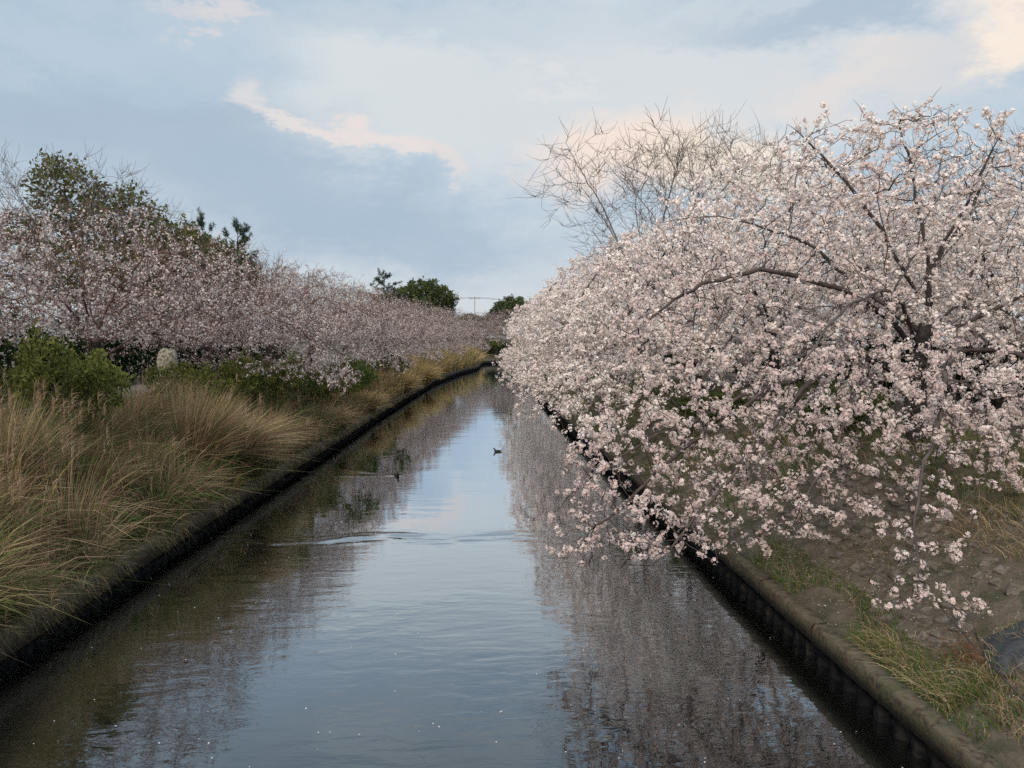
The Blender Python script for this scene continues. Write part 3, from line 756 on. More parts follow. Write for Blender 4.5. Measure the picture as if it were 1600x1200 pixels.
def pine_model(seed, H):
    rg = np.random.default_rng(seed); root = empty('pine_tree')
    trunk = [(0, 0, -.3), (0.15, 0, H * .4), (-0.1, .1, H * .75), (0, 0, H)]
    limbs = []; tips = []
    for k_ in range(15):
        z = H * (0.48 + 0.50 * k_ / 14); L = 2.3 * (1.12 - k_ / 14) * rg.uniform(.6, 1.1) + .25; a = k_ * 2.4
        limbs.append([(0, 0, z), (L * .5 * math.cos(a), L * .5 * math.sin(a), z + .1), (L * math.cos(a), L * math.sin(a), z + .45)])
    P, par = skeleton(trunk, limbs, 0.25, rg, 0.04)
    n0 = len(polyline(trunk, 0.25, np.random.default_rng(0)))
    cand = np.arange(n0, len(P)); r0 = np.full(len(P), 0.03)
    P, par, r0 = add_twigs(P, par, r0, cand, 160, 0.5, rg, -0.15, 0.012, 2, 0.4)
    r = np.minimum(radii(P, par, 0.012, 2.2), .17)
    bark_parts(P, par, r, root)
    idx = np.where(r < 0.016)[0]; idx = np.repeat(idx, 42)
    D = unit(rg.normal(size=(len(idx), 3)) + np.array([0, 0, .6])); C = P[idx] + rg.normal(0, .05, (len(idx), 3))
    t = rg.random(len(C))[:, None]; cols = np.array((.030, .050, .034)) * (1 - t) + np.array((.080, .115, .065)) * t
    leaf_part(C, D, rg.uniform(.14, .26, len(C)), cols, root, rg, 'needles', 0.13)
    return root
PM = pine_model(61, 9.0)
for (x, y, s, a, lab) in [(-15.6, 50, (1, 1, 1.03), 0, 'dark pine poking above the left cherries, right of its paler partner'), (-17.4, 49, (.75, .75, 1.06), 140, 'slim pine poking above the left cherries, beside the stepped evergreen'),
                          (-13.2, 110, (1.5, 1.5, 1.24), 60, 'distant dark pine beyond the end of the left cherry row')]:
    put(PM, used, x, y, 2.7, R(a), s, lab, 'pines', cat='pine tree')

# ------------------------------------------------------------------ shrubs
def shrub_model(seed, rad, H, leaf, n, tone, name='leafy_shrub', stem_h=0.5):
    rg = np.random.default_rng(seed); root = empty(name)
    trunk = [(0, 0, -.2), (0, 0.02, H * .25)]
    limbs = [[(0, 0, H * .1), (rad * .5 * math.cos(a), rad * .5 * math.sin(a), H * .5), (rad * .8 * math.cos(a), rad * .8 * math.sin(a), H * .8)] for a in np.arange(7) * .9 + rg.uniform(-.2, .2, 7)]
    P, par = skeleton(trunk, limbs, 0.12, rg, 0.03)
    A = np.concatenate([ellipsoid((rad * .55 * rg.normal(), rad * .55 * rg.normal(), H * rg.uniform(.35, .8)), (rad * rg.uniform(.35, .6), rad * rg.uniform(.35, .6), H * rg.uniform(.14, .28)), 75, rg) for _ in range(7)])
    A = A + 0.12 * rad * np.stack([np.sin(A[:, 2] * 4), np.cos(A[:, 2] * 3 + A[:, 0] * 3), np.sin(A[:, 0] * 5)], 1)
    P, par = colonize(P, par, A, 0.12, 1.2, 0.16, 40, rg, (0, 0, .1), 0.25, 3000)
    r = np.minimum(radii(P, par, 0.004, 2.2), .05)
    v, f = join([tubes(P, par, r, r >= 0.012, 5), tubes(P, par, r, r < 0.012, 3)])
    obj('stems', mesh('stems', v, [f], M_bark, smooth=True), root)
    idx = np.where((r < .009) & (par >= 0))[0]; idx = rg.choice(idx, n)
    C = P[idx] + rg.normal(0, .05, (n, 3)); D = unit(rg.normal(size=C.shape) + np.array([0, 0, .1]))
    hgt = np.clip((P[idx][:, 2] / H - .3) / .7, 0, 1); t = (.35 * rg.random(len(P))[idx] + .65 * rg.random(n))[:, None]
    cols = np.array(tone[0]) * (1 - t) + np.array(tone[1]) * t
    leaf_part(C, D, leaf * rg.uniform(.6, 1.3, n), cols, root, rg)
    return root
lime = ((0.085, 0.100, 0.026), (0.270, 0.270, 0.080)); moss = ((0.055, 0.080, 0.022), (0.165, 0.205, 0.060))
S1 = shrub_model(71, 1.0, 2.5, 0.11, 7000, lime); S2 = shrub_model(72, 1.1, 1.9, 0.09, 6000, moss)
def shrub(M, x, y, s, a, lab, grp='shrubs on the left bank'):
    z = float(ground_z(x, y)); s = (s[0], s[1], s[2] * (1.3 if M is S2 and x < 0 else 1)); return put(M, used, x, y, z, R(a), s, lab, grp, cat='shrub')
shrub(S1, -9.2, 17.0, (1.0, 1.0, 1.38), 0, 'large yellow green leafy shrub by the path, nearest on the left bank')
shrub(S1, -8.9, 24.5, (1.05, 1, 1.1), 100, 'yellow green shrub just right of the pale standing stone')
shrub(S1, -10.6, 15.6, (.7, .7, 1.1), 200, 'tall olive shrub cut by the left edge of the picture')
shrub(S2, -8.6, 27.5, (1.0, 1.2, 1.0), 40, 'dark green shrub behind the brown grass, right of the yellow green one')
shrub(S2, -7.9, 31.5, (1.0, 1.3, 1.05), 150, 'dark green shrub under the first hanging left blossoms')
shrub(S2, -7.4, 36.0, (1.0, 1.3, 1.1), 260, 'dark green shrub low on the left bank below drooping blossom')
shrub(S1, -7.2, 39.5, (.9, 1.0, .8), 300, 'small brighter green shrub midway along the left bank')
shrub(S1, -8.3, 29.5, (1.1, 1.2, 1.15), 55, 'fresh green bush under the left blossoms, right of the standing stone shrub')
shrub(S1, -7.6, 34.0, (1.0, 1.2, 1.0), 175, 'fresh green bush where left blossom hangs lowest')
shrub(S2, -6.9, 46, (1.0, 1.5, 1.15), 330, 'dark green shrub far along the left bank before the golden reeds')
shrub(S2, -6.9, 55, (1.1, 1.6, 1.2), 20, 'dark green shrub at the foot of the distant left cherries')
for x_, y_, q_ in [(2.2, 133.5, 'left'), (6.0, 136.0, 'middle'), (10.5, 139.0, 'right')]:  # bushes added between the far cherries to darken that bank
    put(S2, used, x_, y_, 1.0, R(30 * x_), (3.4, 2.2, 1.9), 'low dark shrub added for darkness on the far bank at the bend, ' + q_ + ' of three', 'dark shrubs added on the far bank', cat='shrub')
shrub(S2, 7.4, 24, (1.1, 1.4, .8), 60, 'dark green shrub on the right slope beneath the blossoms', 'shrubs on the right bank')
shrub(S2, 8.8, 17.5, (1.2, 1.3, .7), 10, 'dark green shrub at the foot of the big cherry', 'shrubs on the right bank')
# clipped dark hedges behind both rows; the right one is added to darken the gaps
def hedge(pts, h, lab, seed):
    rg = np.random.default_rng(seed); root = tag(empty('hedge', (pts[0][0], pts[0][1], 2.7)), lab, 'hedge')
    p = np.array(pts, float); s = np.concatenate([[0], np.cumsum(np.linalg.norm(np.diff(p, axis=0), axis=1))])
    n = int(s[-1] * (420 if p[0][1] < 100 else 150)); q = rg.uniform(0, s[-1], n)
    C = np.stack([np.interp(q, s, p[:, 0]) + rg.normal(0, .45, n), np.interp(q, s, p[:, 1]) + rg.normal(0, .2, n), 2.7 + h * rg.random(n) ** .7 * (0.85 + .2 * np.sin(q * 1.3) + .08 * np.sin(q * 4.1))], 1) - np.array(root.location)
    t = rg.random(n)[:, None]; cols = np.array((.012, .022, .010)) * (1 - t) + np.array((.040, .060, .022)) * t
    leaf_part(C, unit(rg.normal(size=C.shape)), rg.uniform(.14, .30, n), cols, root, rg, 'foliage', .6)
    k = int(s[-1] / .8); stems = []
    for i in range(k):
        x, y = np.interp(i * .8, s, p[:, 0]), np.interp(i * .8, s, p[:, 1])
        Q = np.array([(x, y, 2.5), (x + rg.normal(0, .1), y, 2.7 + h * .5), (x + rg.normal(0, .3), y, 2.7 + h * .9)]) - np.array(root.location)
        stems.append(tubes(Q, np.array([-1, 0, 1]), np.array([.05, .04, .015]), np.ones(3, bool), 4))
    v, f = join(stems); obj('stems', mesh('stems', v, [f], M_bark), root)
hedge([(-17.5, 8), (-17.0, 30), (-15.5, 60)], 3.2, 'long dark evergreen hedge behind the left footpath', 81)
hedge([(-60, 190), (0, 178), (60, 178)], 3.6, 'far dark line of bushes across the view beyond the bend', 83)
hedge([(16.5, 6), (15.5, 30), (15, 60)], 2.6, 'long dark evergreen hedge added behind the right cherries to darken the gaps', 82)

# ------------------------------------------------------------------ grasses
def blades(base, h, lean, width, col_lo, col_hi, segs=3, sag=0.5):
    n = len(base); t = np.linspace(0, 1, segs + 1)
    side = unit(np.cross(np.concatenate([lean, np.full((n, 1), .3)], 1), rng.normal(size=(n, 3))))
    L = []
    for q in t:
        c = base + np.concatenate([lean * (q ** 1.7)[..., None] if False else lean * q ** 1.7, np.zeros((n, 1))], 1)
        c[:, 2] += h * (q - sag * q ** 3 * np.clip(np.linalg.norm(lean, axis=1) / np.maximum(h, .1), 0, 1.3))
        w = width * (1 - q) ** .6 * .5 if q < 1 else width * 0
        L.append((c, w, q))
    V = []; C = []
    for c, w, q in L[:-1]:
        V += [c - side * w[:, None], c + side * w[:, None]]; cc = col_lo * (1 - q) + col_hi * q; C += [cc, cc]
    V.append(L[-1][0]); C.append(col_hi)
    m_ = len(V); V = np.stack(V, 1).reshape(-1, 3); C = np.stack(C, 1).reshape(-1, 3)
    o = np.arange(n)[:, None] * m_; Fq = []
    for s_ in range(segs - 1): Fq.append(o + np.array([[2 * s_, 2 * s_ + 1, 2 * s_ + 3, 2 * s_ + 2]]))
    Ft = o + np.array([[2 * segs - 2, 2 * segs - 1, 2 * segs]])
    return V, np.concatenate(Fq), Ft, C
class Grass:
    def __init__(s): s.V = []; s.Q = []; s.T = []; s.C = []; s.n = 0
    def add(s, *a, **k):
        V, Q, T, C = blades(*a, **k); s.V.append(V); s.Q.append(Q + s.n); s.T.append(T + s.n); s.C.append(C); s.n += len(V)
    def build(s, name, parent=None, origin=(0, 0, 0)):
        return obj(name, mesh(name, np.concatenate(s.V) - np.array(origin), [np.concatenate(s.Q), np.concatenate(s.T)], M_blade, np.concatenate(s.C)), parent)
STRAW = np.array((0.33, 0.255, 0.150)); TAN = np.array((0.25, 0.172, 0.108)); RUST = np.array((0.19, 0.112, 0.070)); OLIVE = np.array((0.125, 0.125, 0.045)); GREEN = np.array((0.060, 0.100, 0.024)); GOLD = np.array((0.42, 0.29, 0.12))
def palette(n, w):
    ks = 1.25 * np.array([STRAW, TAN, RUST, OLIVE, GREEN, GOLD]); w = np.array(w, float); w /= w.sum()
    return ks[rng.choice(6, n, p=w)] * rng.uniform(.7, 1.2, (n, 1))
# left bank, near to far
G = Grass()
def left_cover(n, y0, y1, dlo, dhi, hlo, hhi, w, width, leanx=0.45, spread=.35):
    y = y0 + (y1 - y0) * rng.random(n) ** 1.15; d = dlo + (dhi - dlo) * rng.random(n)
    # tufts: pull roots towards tuft centres
    x = xl(y) - d
    gx, gy = np.round(x / .55) * .55, np.round(y / .6) * .6
    jx, jy = .3 * np.sin(gx * 12.9 + gy * 7.3), .3 * np.cos(gx * 5.7 + gy * 9.1)
    x = x + (gx + jx - x) * .4; y = y + (gy + jy - y) * .4
    tall = .5 + .5 * np.sin(gx * 3.1 + gy * 1.7 + 1.3 * np.sin(gy * .9))
    hh = (hlo + (hhi - hlo) * tall) * rng.uniform(.55, 1.1, n)
    ln = np.stack([rng.normal(leanx, spread, n), rng.normal(-.08, spread, n)], 1) * hh[:, None]
    ln += .22 * hh[:, None] * np.stack([x - gx - jx, y - gy - jy], 1) / .3
    hh = hh * np.interp(xl(y) - x, [2.4, 3.8], [1.0, .38 if y1 < 40 else .7]); ln = ln * np.interp(xl(y) - x, [2.4, 3.8], [1.0, .5])[:, None]
    ks = 1.25 * np.array([STRAW, TAN, RUST, OLIVE, GREEN, GOLD]); cw = np.cumsum(np.array(w, float)) / sum(w)
    pick = np.searchsorted(cw, np.clip((np.sin(gx * 91.7 + gy * 47.3) * 9301.7) % 1, 0, .999))
    c = np.where((rng.random(n) < .62)[:, None], ks[pick] * rng.uniform(.75, 1.2, (n, 1)), palette(n, w)); z = ground_z(x, y)
    c = c * 1.12
    z = np.where(xl(y) - x < .28, np.maximum(z, .72), z) - .02
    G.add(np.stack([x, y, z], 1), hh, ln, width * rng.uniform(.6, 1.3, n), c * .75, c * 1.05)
left_cover(20000, 7.5, 18, 0.15, 4.3, .6, 1.9, (1.8, 3.0, 2.6, 3.2, 4.6, 0), .016, .10, .46)
left_cover(10000, 7.5, 24, 0.0, 1.3, .25, .8, (4, 2.5, .8, 3.4, 2.6, .2), .013, .35, .4)
left_cover(17000, 16, 32, 0.1, 4.2, .6, 2.0, (1.4, 3.6, 3.4, 2.6, 4.0, 0), .021, .10, .46)
left_cover(9000, 28, 48, 0.0, 3.6, .7, 1.8, (3, 4, 2, 2.0, 1.2, 1), .030, .15, .3)
left_cover(6500, 46, 80, 0.0, 2.4, 1.0, 2.4, (2, 2.5, .8, 1.2, .5, 5), .05, .12, .3)
left_cover(4500, 72, 128, 0.0, 2.6, 1.4, 3.0, (2, 2, .5, 2.2, 1.0, 5), .09, .1, .3)
def clumps(k, y0, y1, d0, d1, h0, h1, n, width, w):
    for q in range(k):
        y = rng.uniform(y0, y1); x = float(xl(y)) - rng.uniform(d0, d1); z = max(float(ground_z(x, y)), .7 if xl(y) - x < .3 else 0)
        H = rng.uniform(h0, h1); a = rng.uniform(0, 2 * np.pi, n); rr = np.sqrt(rng.random(n)) * .28
        base = np.stack([x + rr * np.cos(a), y + rr * np.sin(a), np.full(n, z - .03)], 1); hh = H * rng.uniform(.45, 1.15, n)
        ln = np.stack([np.cos(a), np.sin(a)], 1) * (H * rng.uniform(.03, .5, n))[:, None] + np.array([rng.uniform(-.1, .35), rng.uniform(-.2, .2)]) * hh[:, None]
        ww = np.array(w) * rng.uniform(.1, 2.0, 6) ** 2; c = palette(n, ww) * 1.4; hh = hh * np.interp(float(xl(y)) - x, [2.4, 3.8], [1.0, .55])
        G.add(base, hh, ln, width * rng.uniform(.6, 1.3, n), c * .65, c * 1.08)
clumps(24, 8, 19, .5, 4.2, 1.2, 2.3, 230, .014, (2, 3, 3, 2.5, 2.4, 0))
clumps(40, 18, 36, .3, 3.9, 1.4, 2.6, 230, .019, (1.5, 3.5, 3.5, 2, 1.8, .2))
clumps(20, 34, 60, .3, 3.4, 1.1, 2.0, 160, .03, (3, 3, 1.5, 1.5, .7, 2))
# long stems that arch out over the coping and down towards the water
n = 1500; y = 8 + 34 * rng.random(n) ** 1.3; x = xl(y) - rng.uniform(.0, .5, n); hh = rng.uniform(.2, .6, n)
c = palette(n, (4, 3, .5, 2, .6, 0)); ln = np.stack([rng.uniform(.2, .8, n), rng.normal(-.05, .3, n)], 1)
G.add(np.stack([x, y, np.maximum(ground_z(x, y), .72)], 1), hh, ln, rng.uniform(.006, .014, n), c * .8, c, segs=4, sag=1.25)
# bent and broken stems lying every way through the mass
n = 9000; y = 7.8 + 28 * rng.random(n) ** 1.25; d = rng.uniform(.1, 3.6, n); x = xl(y) - d; a_ = rng.uniform(0, 2 * np.pi, n); L_ = rng.uniform(.3, 1.1, n)
c = palette(n, (2, 4, 3.5, 1.5, .8, 0)) * 1.15; up_ = rng.uniform(.2, 1.25, n) * np.interp(d, [2.4, 3.6], [1, .5])
G.add(np.stack([x, y, ground_z(x, y) + up_ * rng.uniform(.1, .8, n)], 1), rng.uniform(-.25, .35, n), np.stack([np.cos(a_), np.sin(a_)], 1) * L_[:, None], np.interp(y, [8, 36], [.010, .02]), c, c, segs=2, sag=.3)
# stiff upright stalks with seed heads standing out of the mass
n = 620; y = 8.5 + 26 * rng.random(n) ** 1.2; d = rng.uniform(.4, 3.2, n); x = xl(y) - d; hh = rng.uniform(1.3, 2.6, n) * np.interp(d, [2.4, 3.4], [1, .7])
ln = rng.normal(0, .20, (n, 2)) * hh[:, None] + np.array([.12, 0]) * hh[:, None]; c = palette(n, (4, 3, 1.5, 1.5, 0, .5)) * 1.35; base = np.stack([x, y, ground_z(x, y)], 1)
G.add(base, hh, ln, np.interp(y, [8, 34], [.012, .022]), c * .8, c, segs=3, sag=.35)
m_ = 9; k_ = rng.choice(n, 330, replace=False); top = base[k_].copy(); top[:, :2] += ln[k_] * .95; top[:, 2] += hh[k_] * (1 - .35 * np.clip(np.linalg.norm(ln[k_], axis=1) / hh[k_], 0, 1.3)) - .10
b2 = np.repeat(top, m_, 0); b2[:, 2] += rng.uniform(-.20, .12, len(b2)); cc = np.array((.36, .25, .165)) * rng.uniform(.7, 1.3, (len(b2), 1))
G.add(b2, rng.uniform(.04, .2, len(b2)), np.repeat(ln[k_], m_, 0) * .1 + rng.normal(0, .06, (len(b2), 2)), np.full(len(b2), .012), cc, cc, segs=2)
# matted tufts hanging over the face of the coping
n = 9000; y = 7.5 + 60 * rng.random(n) ** 1.4; keep = hnoise(y * 1.9, y * .7 + 2) + .35 * np.sin(y * 5.3) > -.15; y = y[keep]; n = len(y)
x = xl(y) + rng.uniform(-.05, .09, n); wd = np.interp(y, [8, 30, 70], [.009, .018, .04])
c = palette(n, (4, 4, 1.2, 2.5, 1.2, .3)) * 1.1; ln = np.stack([rng.uniform(.03, .22, n), rng.normal(0, .10, n)], 1)
G.add(np.stack([x, y, np.full(n, .735)], 1), -rng.uniform(.08, .42, n), ln, wd, c, c * .9, sag=0)
tag(G.build('bank_grass'), 'tangled straw, brown and green grass covering the left bank', 'grass', kind='stuff')
# green undergrowth beneath
G = Grass()
def under(n, y0, y1, d0, d1, side, h0, h1, width, tone=GREEN):
    y = rng.uniform(y0, y1, n); d = rng.uniform(d0, d1, n); x = xl(y) - d if side < 0 else xr(y) + d
    m_ = hnoise(x * 1.1 + 3, y * .9) > -.15; x, y = x[m_], y[m_]; n = len(x)
    hh = rng.uniform(h0, h1, n); ln = rng.normal(0, .4, (n, 2)) * hh[:, None]
    c = 1.5 * tone * rng.uniform(.6, 1.35, (n, 1)) + rng.uniform(0, .02, (n, 1)) * np.array((1, .9, .2))
    G.add(np.stack([x, y, ground_z(x, y) - .02], 1), hh, ln, np.full(n, width), c * .8, c)
under(9000, 7.5, 30, .3, 4.2, -1, .15, .5, .018); under(5000, 30, 80, .3, 4.2, -1, .2, .7, .05)
tag(G.build('undergrowth'), 'green undergrowth between the dry grass of the left bank', 'undergrowth', kind='stuff')
# broad-leaved weeds in patches along the left bank
n = 15000; y = 8 + 34 * rng.random(n) ** 1.2; d = rng.uniform(.15, 4.0, n); x = xl(y) - d
keep = (hnoise(x * 1.7 + 1, y * 1.3) + .4 * np.sin(x * 4.1 + y * 2.3)) > .28; x, y = x[keep], y[keep]; n = len(x)
t = rng.random(n)[:, None]; cols = np.array((.060, .090, .022)) * (1 - t) + np.array((.17, .21, .06)) * t
leaf_part(np.stack([x, y, ground_z(x, y) + rng.random(n) ** .8 * (.25 + .55 * rng.random(n))], 1), unit(rng.normal(size=(n, 3)) + np.array([0, 0, .5])), rng.uniform(.05, .13, n) * np.interp(y, [8, 40], [.9, 1.6]), cols, None, rng, 'weeds', .45)
tag(bpy.data.objects['weeds'], 'green broad leaved weeds in patches among the left bank grass', 'weeds', kind='stuff')
# tall reeds and tussocks that stand out
def tussock(x, y, n, h, spread, w, width, lab, plumes=0, lean=(0.2, 0)):
    z = float(ground_z(x, y)); root = tag(empty('grass_tussock', (x, y, z)), lab, 'tussock', 'tall tussocks on the left bank')
    g = Grass(); a = rng.uniform(0, 2 * np.pi, n); q = np.sqrt(rng.random(n)) * spread * .35
    base = np.stack([x + q * np.cos(a), y + q * np.sin(a), np.full(n, z - .05)], 1)
    hh = h * rng.uniform(.55, 1.12, n)
    ln = np.stack([np.cos(a), np.sin(a)], 1) * (spread * rng.uniform(.1, 1.0, n))[:, None] + np.array(lean) * hh[:, None]
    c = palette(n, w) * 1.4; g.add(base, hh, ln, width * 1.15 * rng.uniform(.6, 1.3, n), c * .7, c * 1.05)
    g.build('blades', root, (x, y, z)); root.children[-1]['kind'] = 'stuff'
    if plumes:
        pg = Grass(); k = rng.choice(n, plumes, replace=False); top = base[k].copy(); top[:, :2] += ln[k] * .92
        top[:, 2] += hh[k] * (1 - .35 * np.clip(np.linalg.norm(ln[k], axis=1) / hh[k], 0, 1.3)) - .12
        m_ = 22; b2 = np.repeat(top, m_, 0); b2[:, 2] += rng.uniform(-.16, .14, len(b2)); dl = np.repeat(ln[k], m_, 0)
        l2 = dl * .10 + rng.normal(0, .06, (len(b2), 2)); cc = np.array((.40, .27, .17)) * rng.uniform(.7, 1.2, (len(b2), 1))
        pg.add(b2, rng.uniform(.05, .22, len(b2)), l2, np.full(len(b2), .008), cc, cc)
        pg.build('plumes', root, (x, y, z)); root.children[-1]['kind'] = 'stuff'
tussock(-8.35, 11.6, 1100, 2.1, .8, (4, 2, 1.5, 3, 2, 0), .012, 'tall plumed reed clump at the left edge, nearest the camera', 60)
tussock(-8.75, 14.2, 1300, 2.6, .9, (4, 2, 1.2, 3, 2, 0), .013, 'tall straw reed clump standing in front of the large shrub at the left', 90)
tussock(-7.5, 11.0, 800, 1.1, .9, (5, 3, 1, 3, 1, 0), .011, 'straw coloured reed clump leaning to the water at the left edge', 20, (.35, 0))
tussock(-9.5, 14.3, 1100, 1.8, .7, (2, 2, 5, 1, 1, 0), .013, 'rust brown reed clump beside the large yellow green shrub', 70)
tussock(-7.5, 20.0, 2100, 3.0, 1.1, (2, 4, 4, 3, 1, 0), .016, 'big brown arching grass clump in the middle of the left bank', 30)
tussock(-7.15, 22.0, 1900, 2.5, 1.3, (3, 5, 3, 2, 1, 0), .016, 'broad tan grass clump leaning right behind the big brown one', 20, (.4, 0))
tussock(-8.4, 16.6, 900, 1.35, 1.0, (4, 3, 2, 3, 2, 0), .013, 'straw and green grass clump below the large shrub', 20)
tussock(-7.3, 26.0, 1200, 1.6, 1.2, (2, 5, 3, 2, 1, 0), .018, 'brown grass clump close to the coping, right of the tan one', 20, (.4, 0))
tussock(-6.6, 33.5, 1000, 1.5, 1.2, (3, 5, 2, 1, 1, 2), .024, 'tan grass clump midway along the left bank at the water', 20, (.3, 0))
tussock(-6.2, 42.0, 900, 1.6, 1.3, (3, 4, 1, 1, 1, 4), .03, 'tan golden grass clump below drooping blossom at the water', 0, (.2, 0))
tussock(-5.6, 56.0, 900, 2.0, 1.5, (2, 2, 0, 1, 0, 6), .045, 'golden reed clump, first of the far golden reeds', 0, (.15, 0))
tussock(-4.8, 68.0, 900, 2.3, 1.8, (2, 2, 0, 1, 0, 6), .055, 'tallest golden reed clump far along the left bank', 0, (.1, 0))
# right bank
G = Grass()
def right_cover(n, y0, y1, d0, d1, h0, h1, w, width, lx=-.3, thr=-2):
    y = rng.uniform(y0, y1, n); d = d0 + (d1 - d0) * rng.random(n); x = xr(y) + d
    m_ = hnoise(x * 2.1, y * 1.7) > thr; x, y = x[m_], y[m_]; n = len(x)
    hh = rng.uniform(h0, h1, n); ln = np.stack([rng.normal(lx, .5, n), rng.normal(0, .5, n)], 1) * hh[:, None]
    c = palette(n, w) * 1.2; G.add(np.stack([x, y, ground_z(x, y) - .02], 1), hh, ln, width * rng.uniform(.6, 1.3, n), c * .8, c * 1.05)
right_cover(3200, 8.0, 10.2, .30, .95, .12, .40, (3, 2, .3, 2, 4, 0), .008, -.5, -.1)
right_cover(1600, 7.0, 8.8, .45, 1.6, .12, .38, (3, 3, 1, 2, 1.5, 0), .008, -.2, .0)
right_cover(6500, 7.4, 16, .06, 1.0, .06, .26, (1, 1, 0, 2.5, 6, 0), .009, -.3, -.45)
right_cover(5200, 8.6, 17, 2.9, 5.4, .12, .45, (1, 1.5, .6, 4, 4, 0), .012, -.2)
right_cover(1500, 9.0, 15, .9, 2.6, .05, .22, (2, 2, .5, 2, 4, 0), .008, -.3, .45)
right_cover(1500, 9.0, 13, 2.4, 3.4, .15, .40, (3, 3, 1, 1, .5, 0), .009, -.5, .1)
right_cover(8000, 16, 34, .3, 5.0, .15, .5, (1, 1, .3, 3, 6, 0), .022, -.2, -.3)
right_cover(4000, 34, 110, .3, 4.0, .3, .9, (2, 1, 0, 4, 5, 0), .07, -.2, -.3)
n = 7000; y = rng.uniform(7.6, 16, n); d = rng.uniform(.5, 3.6, n); x = xr(y) + d; c = palette(n, (2, 4, 3, 1, .9, 0)) * .9
G.add(np.stack([x, y, ground_z(x, y) + .045], 1), rng.uniform(.005, .05, n), rng.normal(0, .10, (n, 2)), np.full(n, .007), c, c)
tag(G.build('slope_grass'), 'green and straw grass patches on the right slope and along its coping', 'grass', kind='stuff')
# rust coloured litter of dead fronds at the right corner
G = Grass(); n = 900
y = rng.normal(8.55, .33, n); d = rng.normal(1.0, .17, n); x = xr(y) + d
c = np.array((.23, .095, .045)) * rng.uniform(.5, 1.4, (n, 1)); hh = rng.uniform(.01, .06, n)
G.add(np.stack([x, y, ground_z(x, y) + .01], 1), hh, rng.normal(0, .09, (n, 2)), np.full(n, .007), c, c)
tag(G.build('dead_fronds'), 'rust red litter of dead fronds at the lower right corner', 'litter', kind='stuff')

# dark slab at the lower right corner
def slab():
    import bmesh
    bm = bmesh.new(); bmesh.ops.create_grid(bm, x_segments=14, y_segments=14, size=0.5)
    for v in bm.verts:
        x_, y_ = v.co.x * 2, v.co.y * 2; rr = (abs(x_) ** 3 + abs(y_) ** 3) ** (1 / 3)
        f = 1.0 if rr < 1e-6 else max(abs(x_), abs(y_)) / rr
        x_, y_ = x_ * f, y_ * f
        v.co = Vector((x_ * .75, y_ * .55, .30 * (1 - max(abs(x_ ), abs(y_)) ** 3.5) - .12 + .015 * math.sin(5 * x_ + 3 * y_)))
    me = bpy.data.meshes.new('slab')
    for f in bm.faces: f.smooth = True
    bm.to_mesh(me); bm.free(); me.materials.append(M_slab); return me
o = tag(obj('concrete_slab', slab()), 'dark weathered slab on the slope at the lower right corner', 'slab')
o.location = (6.75, 8.35, float(zr(1.6)) - .02); o.rotation_euler = (0, -slope_a * .9, R(-20))

# thin bare sapling at the lower right
rg = np.random.default_rng(90)
P, par = skeleton([(5.95, 7.2, .95), (5.85, 7.5, 1.15), (5.7, 8.0, 1.45), (5.55, 8.35, 1.75)], [[(5.9, 7.35, 1.05), (6.0, 7.5, 1.4), (5.97, 7.55, 1.75)], [(5.75, 7.85, 1.35), (5.72, 8.0, 1.6), (5.75, 8.1, 1.8)]], .06, rg, .008)
P, par, rr_ = add_twigs(P, par, np.full(len(P), .006), np.arange(4, len(P)), 16, .22, rg, 0, .003, 3, .4)
rr_[:12] = .014; O = np.array((5.95, 7.2, .95)); v, f = tubes(P - O, par, rr_, np.ones(len(P), bool), 5)
o = tag(obj('bare_sapling', mesh('bare_sapling', v, [f], M_bark, smooth=True)), 'thin dark leafless sapling at the lower right corner', 'sapling'); o.location = O

# ------------------------------------------------------------------ standing stone
def standing_stone():
    rg = np.random.default_rng(33); V = []; nz, na = 14, 14
    for i in range(nz + 1):
        t = i / nz; w = .34 * (1 - .10 * t) * (1 if t < .85 else 1 - ((t - .85) / .15) ** 2 * .55)
        for j in range(na):
            a = j * 2 * np.pi / na; sq = 1 / max(abs(math.cos(a)), abs(math.sin(a))) ** .55
            q = w * sq * (1 + rg.normal(0, .05))
            V.append((q * math.cos(a) + .08 * t, .7 * q * math.sin(a), 1.35 * t + rg.normal(0, .015) - .1))
    F = [(i * na + j, i * na + (j + 1) % na, (i + 1) * na + (j + 1) % na, (i + 1) * na + j) for i in range(nz) for j in range(na)]
    me = mesh('standing_stone', V, [np.array(F), np.array([[nz * na + j for j in range(na)]])], M_stone)
    return me
o = tag(obj('standing_stone', standing_stone()), 'pale mottled upright stone standing beside the left footpath', 'stone')
o.location = (-10.3, 25.2, 2.78); o.scale = (1.0, 1.0, 1.45)

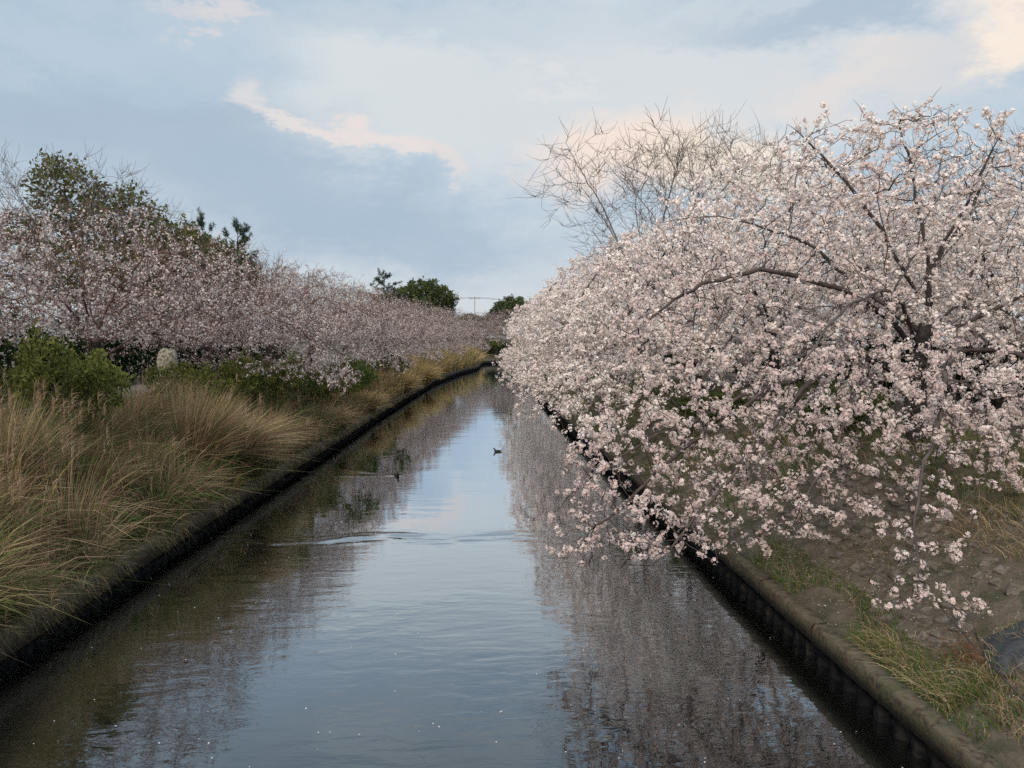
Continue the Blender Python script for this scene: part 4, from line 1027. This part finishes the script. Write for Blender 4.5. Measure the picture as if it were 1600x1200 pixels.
# ------------------------------------------------------------------ water birds
def bird(x, y, heading, lab, s=1.0):
    root = tag(empty('water_bird', (x, y, WL), heading), lab, 'duck', 'ducks on the canal')
    st = [(-.26, .075, .012, .010), (-.20, .062, .045, .030), (-.10, .045, .085, .062), (.0, .035, .10, .078), (.09, .04, .085, .075), (.15, .075, .055, .065), (.175, .125, .036, .045), (.19, .165, .034, .036), (.215, .195, .040, .040), (.245, .20, .034, .034), (.27, .193, .018, .018)]
    V = []; k = 12
    for i, (cx, cz, ry, rz) in enumerate(st):
        p0 = st[max(i - 1, 0)]; p1 = st[min(i + 1, len(st) - 1)]
        t = np.array([p1[0] - p0[0], p1[1] - p0[1]]); t /= np.linalg.norm(t); nx, nz = -t[1], t[0]
        for j in range(k):
            a = j * 2 * np.pi / k; V.append((cx + nx * rz * math.sin(a), ry * math.cos(a), cz + nz * rz * math.sin(a)))
    F = [(i * k + j, i * k + (j + 1) % k, (i + 1) * k + (j + 1) % k, (i + 1) * k + j) for i in range(len(st) - 1) for j in range(k)]
    obj('body', mesh('body', np.array(V) * s, [np.array(F), np.array([list(range(k))]), np.array([list(range((len(st) - 1) * k, len(st) * k))])], M_duck, smooth=True), root)
    bv = np.array([(.262, -.014, .198), (.262, .014, .198), (.262, .014, .182), (.262, -.014, .182), (.318, -.010, .184), (.318, .010, .184), (.318, .010, .178), (.318, -.010, .178)]) * s
    obj('bill', mesh('bill', bv, [np.array([(0, 1, 5, 4), (1, 2, 6, 5), (2, 3, 7, 6), (3, 0, 4, 7), (4, 5, 6, 7)])], M_bill), root)
bird(-2.75, 25.8, R(-65), 'small dark duck swimming near the reflection of the left bank', .85)
bird(0.95, 31.0, R(176), 'dark duck in profile beside the tips of the right blossoms', .72)

# ------------------------------------------------------------------ utility pole with wires
pr = tag(empty('utility_pole', (0.0, 205, 2.7)), 'thin grey utility pole with a crossarm far off beyond the bend', 'utility pole')
P = np.array([(0, 0, -.5), (0, 0, 6), (0, 0, 13.2)]); v, f = tubes(P, np.array([-1, 0, 1]), np.array([.14, .12, .10]), np.ones(3, bool), 10)
obj('pole', mesh('pole', v, [f], M_pole, smooth=True), pr)
ca = obj('crossarm', box_me('crossarm', (3.2, .16, .16), M_pole, .02), pr); ca.location = (0, 0.25, 12.6)
for k_ in (-1.3, 0, 1.3):
    iv, if_ = tubes(np.array([(0, 0, 0), (0, 0, .12), (0, 0, .28)]), np.array([-1, 0, 1]), np.array([.07, .09, .05]), np.ones(3, bool), 8)
    io = obj('insulator', mesh('insulator', iv, [if_], M_pole), pr); io.location = (k_, .25, 12.68)
    wp = np.array([(x_, .25 + x_ * .12, 12.95 - 1.5 * math.sin(math.pi * abs(x_) / 60) * (abs(x_) > 0)) for x_ in np.linspace(-60, 60, 33)]) + np.array((k_, 0, 0))
    wv_, wf_ = tubes(wp, np.arange(-1, 32), np.full(33, .022), np.ones(33, bool), 3)
    obj('wire', mesh('wire', wv_, [wf_], M_wire), pr)

# ------------------------------------------------------------------ fallen petals on water and slope
def petals():
    n = 420; y = 6.5 + 24 * rng.random(n) ** 2.0; u_ = rng.random(n)
    x = xl(y) + .25 + (xr(y) - xl(y) - .5) * u_; z = np.full(n, WL + .014)
    k = 700; y2 = rng.uniform(7.6, 15, k); d2 = rng.uniform(.2, 3.2, k); x2 = xr(y2) + d2; z2 = ground_z(x2, y2) + .06
    C = np.concatenate([np.c_[x, y, z], np.c_[x2, y2, z2]]); n = len(C)
    D = unit(rng.normal(0, .15, (n, 3)) + np.array([0, 0, 1.]))
    V, F, cc = flowers_far(C, D, rng.uniform(.005, .012, n), rng, np.tile(np.array((.86, .78, .76)), (n, 1)))
    return mesh('fallen_petals', V, [F], M_petal, cc)
tag(obj('fallen_petals', petals()), 'fallen white petals scattered on the water and the right slope', 'petals', kind='stuff')
